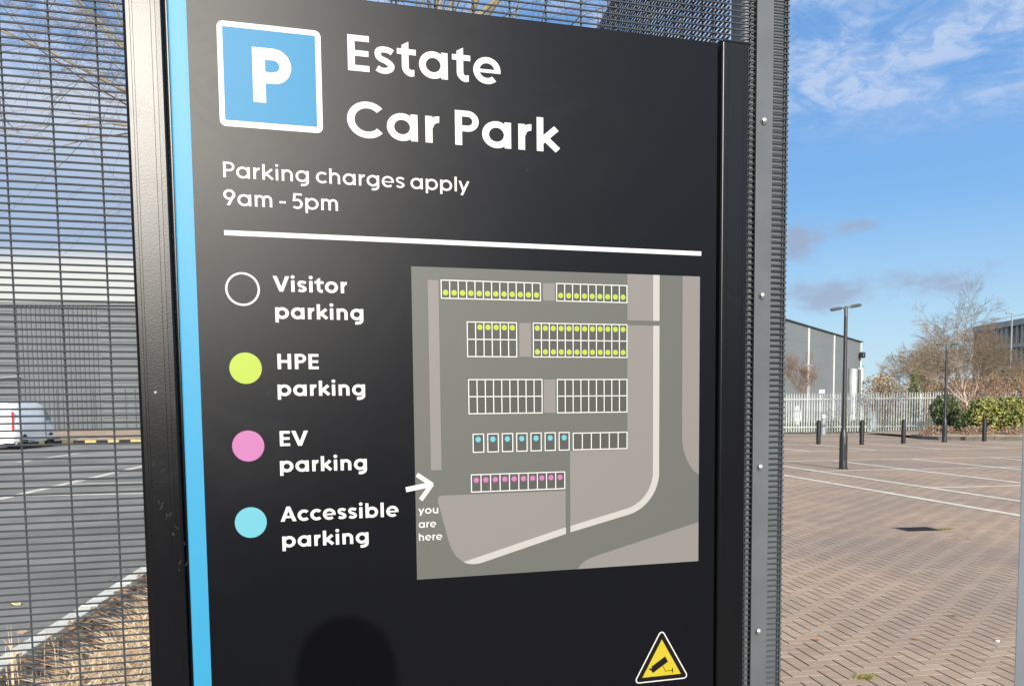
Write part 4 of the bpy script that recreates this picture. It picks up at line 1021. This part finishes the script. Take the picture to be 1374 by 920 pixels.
for (x, y, lw_) in ((-4.15, 7.35, 'pale leaf on the asphalt, nearer one of the pair by the edging'), (-4.6, 7.75, 'pale leaf on the asphalt, farther one of the pair by the edging'), (-3.62, 8.9, 'pale leaf on the asphalt close to the sign post'), (-5.6, 13.6, 'small pale leaf alone farther out on the asphalt')):
    o = link('fallen_leaf', lm2, None, (x, y, .006), (0, .2, random.uniform(0, 6))); o.scale = (2.2, 2.2, 1.5)
    tag(o, lw_, 'leaf', 'pale leaves on the asphalt')
b = MB().lathe([(.018, 0), (.026, .008), (.022, .018), (.008, .022)], 9); o = b.build('pebble', 'stone'); o.location = (3.24, 5.88, 0); o.scale = (.6, .6, .6); tag(o, 'single white pebble lying on the block paving', 'stone')
def reg_w(cx, cy, r):
    return lambda g, n: np.stack([cx + g.normal(size=n) * r, cy + g.normal(size=n) * r * .5, np.full(n, -.004)], 1)
for (x, y, n, r, lb) in ((1.98, 6.85, 120, .035, 'small tuft of green moss and weed in a paving joint near the fence edge'), (2.05, 5.12, 90, .03, 'yellow green weed tuft in the nearest paving joints'), (5.50, 11.22, 90, .04, 'green weed tuft beside the drain grate'), (3.55, 5.08, 40, .03, 'tiny weed tuft at the lower right of the paving')):
    o = blades('weed_tuft', 'weed', n, reg_w(x, y, r), .028, .007, int(x * 100), 1.5); tag(o, lb, 'weed')
    
# ------------------------------------------------------------------ distant street furniture behind the palisade
def thin_lamp(x, y, h, lb):
    t = thing('street_lamp', lb, 'street lamp', (x, y, 0), 0, 'distant grey street lamps')
    MB().lathe([(.07, 0), (.05, h)], 8).build('pole', 'galv', t, smooth=True); MB().box(-.5, -.1, h, .15, .1, h + .09).build('lamp_head', 'galv', t, bevel=.03)
thin_lamp(38.0, 97, 5.6, 'distant grey street lamp just right of the shed corner')
thin_lamp(40.6, 93, 6.8, 'distant grey street lamp above the rust hedgerow')
thin_lamp(43.5, 91, 8.6, 'distant grey street lamp at the left edge of the bare trees')
thin_lamp(40.0, 72, 8.6, 'tall pale mast in front of the office block')
thin_lamp(20.6, 62, 4.2, 'thin grey lamp in front of the grey shed')
fb_ = thing('floodlight_sign', 'small white plate on a post behind the palisade, before the shed', 'sign', (18.0, 52.0, 0)); MB().tube([(0, 0, 0), (0, 0, 2.2)], .03, 6).build('post_tube', 'galv', fb_); MB().box(-.17, -.04, 2.2, .17, -.01, 2.42).build('plate', 'white', fb_)
ov = thing('oval_board', 'cream oval board behind the left end of the white palisade', 'board', (16.4, 51.4, 0)); b = MB(); b.lathe([(.24, -.02), (.24, .02)], 24); o = b.build('board_face', 'shed_trim', ov, bevel=.005); o.location = (0, 0, .95); o.rotation_euler = (R(90), 0, 0); o.scale = (1, 2.3, 1); MB().tube([(0, .05, 0), (0, .05, 1.3)], .03, 6).build('post_tube', 'galv', ov)
for (x, lb) in ((21.9, 'pale cabinet behind the palisade, right of the middle bollard'), (24.5, 'pale cabinet behind the palisade near the farther lamp post')):
    t = thing('utility_cabinet', lb, 'cabinet', (x - 1.2, 51.3, 0), 0, 'utility cabinets behind the palisade'); MB().box(-.17, 0, 0, .17, .3, 1.05).build('cabinet_body', 'palisade', t, bevel=.02); MB().box(-.22, -.03, 1.05, .22, .33, 1.15).build('cabinet_lid', 'palisade', t)

# ------------------------------------------------------------------ the photographer (out of frame, throws the head shadow on the sign)
def person():
    t = thing('person', 'person in a dark coat holding up a phone, facing the sign', 'person', (.02, -.24, 0))
    K_ = 1.013
    verts = []; edges = []; rad = []
    def v(p, r, parent=None):
        verts.append(p); rad.append(r if isinstance(r, tuple) else (r, r)); i = len(verts) - 1
        if parent is not None: edges.append((parent, i))
        return i
    pel = v((0, 0, 1.0), (.165, .115)); w1 = v((0, 0, 1.14), (.15, .105), pel); ch = v((0, -.01, 1.34), (.175, .12), w1); sh_ = v((0, -.01, 1.46), (.12, .09), ch); nk = v((0, .0, 1.54), (.055, .055), sh_); nk2 = v((0, .015, 1.60), (.052, .055), nk)
    hd0 = v((0, .03, 1.655), (.066, .082), nk2); hd1 = v((0, .025, 1.71), (.074, .092), hd0); hd2 = v((0, .02, 1.755), (.064, .078), hd1)
    for s in (-1, 1):
        a = v((s * .17, 0, 1.44), .065, sh_); e = v((s * .25, .03, 1.20), .050, a); wr = v((s * .10, .145, 1.46), .032, e); pa_ = v((s * .075, .180, 1.52), .026, wr)
        h = v((s * .095, 0, .92), (.095, .095), pel); kn = v((s * .11, .02, .50), (.062, .062), h); an = v((s * .115, 0, .10), (.042, .045), kn); he = v((s * .12, .03, .05), (.045, .04), an); to = v((s * .13, .17, .035), (.042, .03), he)
        for q in range(4): # fingers
            f1 = v((s * .066, .196, 1.515 + q * .017), .0088, pa_); v((s * .046, .204, 1.518 + q * .016), .0080, f1)
        v((s * .052, .182, 1.495), .0095, pa_)
    me = bpy.data.meshes.new('body'); me.from_pydata(verts, edges, []); me.update()
    o = link('body', me, t); sk = o.modifiers.new('skin', 'SKIN'); sk.use_smooth_shade = True
    for i, r in enumerate(rad): me.skin_vertices[0].data[i].radius = r
    me.skin_vertices[0].data[0].use_root = True
    o.modifiers.new('sub', 'SUBSURF').levels = 1
    me.materials.append(M['coat'])
    hair = MB(); hair.lathe([(.088, 1.655), (.092, 1.70), (.088, 1.775), (.070, 1.825), (.036, 1.852), (.006, 1.862)], 20, 0, 0); ho = hair.build('hair', 'hair', t, smooth='all'); ho.location = (0, .0, 0)
    face = MB(); face.tube([(0, .088, 1.60), (0, .100, 1.66), (0, .100, 1.71)], [.03, .035, .03], 10); face.build('face', 'skin', t, smooth='all')
    nose = MB(); nose.tube([(0, .13, 1.70), (0, .15, 1.675)], [.008, .012], 8).build('nose', 'skin', t)
    ph_ = thing('mobile_phone', 'black mobile phone held up by the person', 'phone', (0.0, -.022, 1.56)); MB().box(-.038, -.004, -.075, .038, .004, .075).build('phone_body', 'plastic_dark', ph_, bevel=.003)
person()
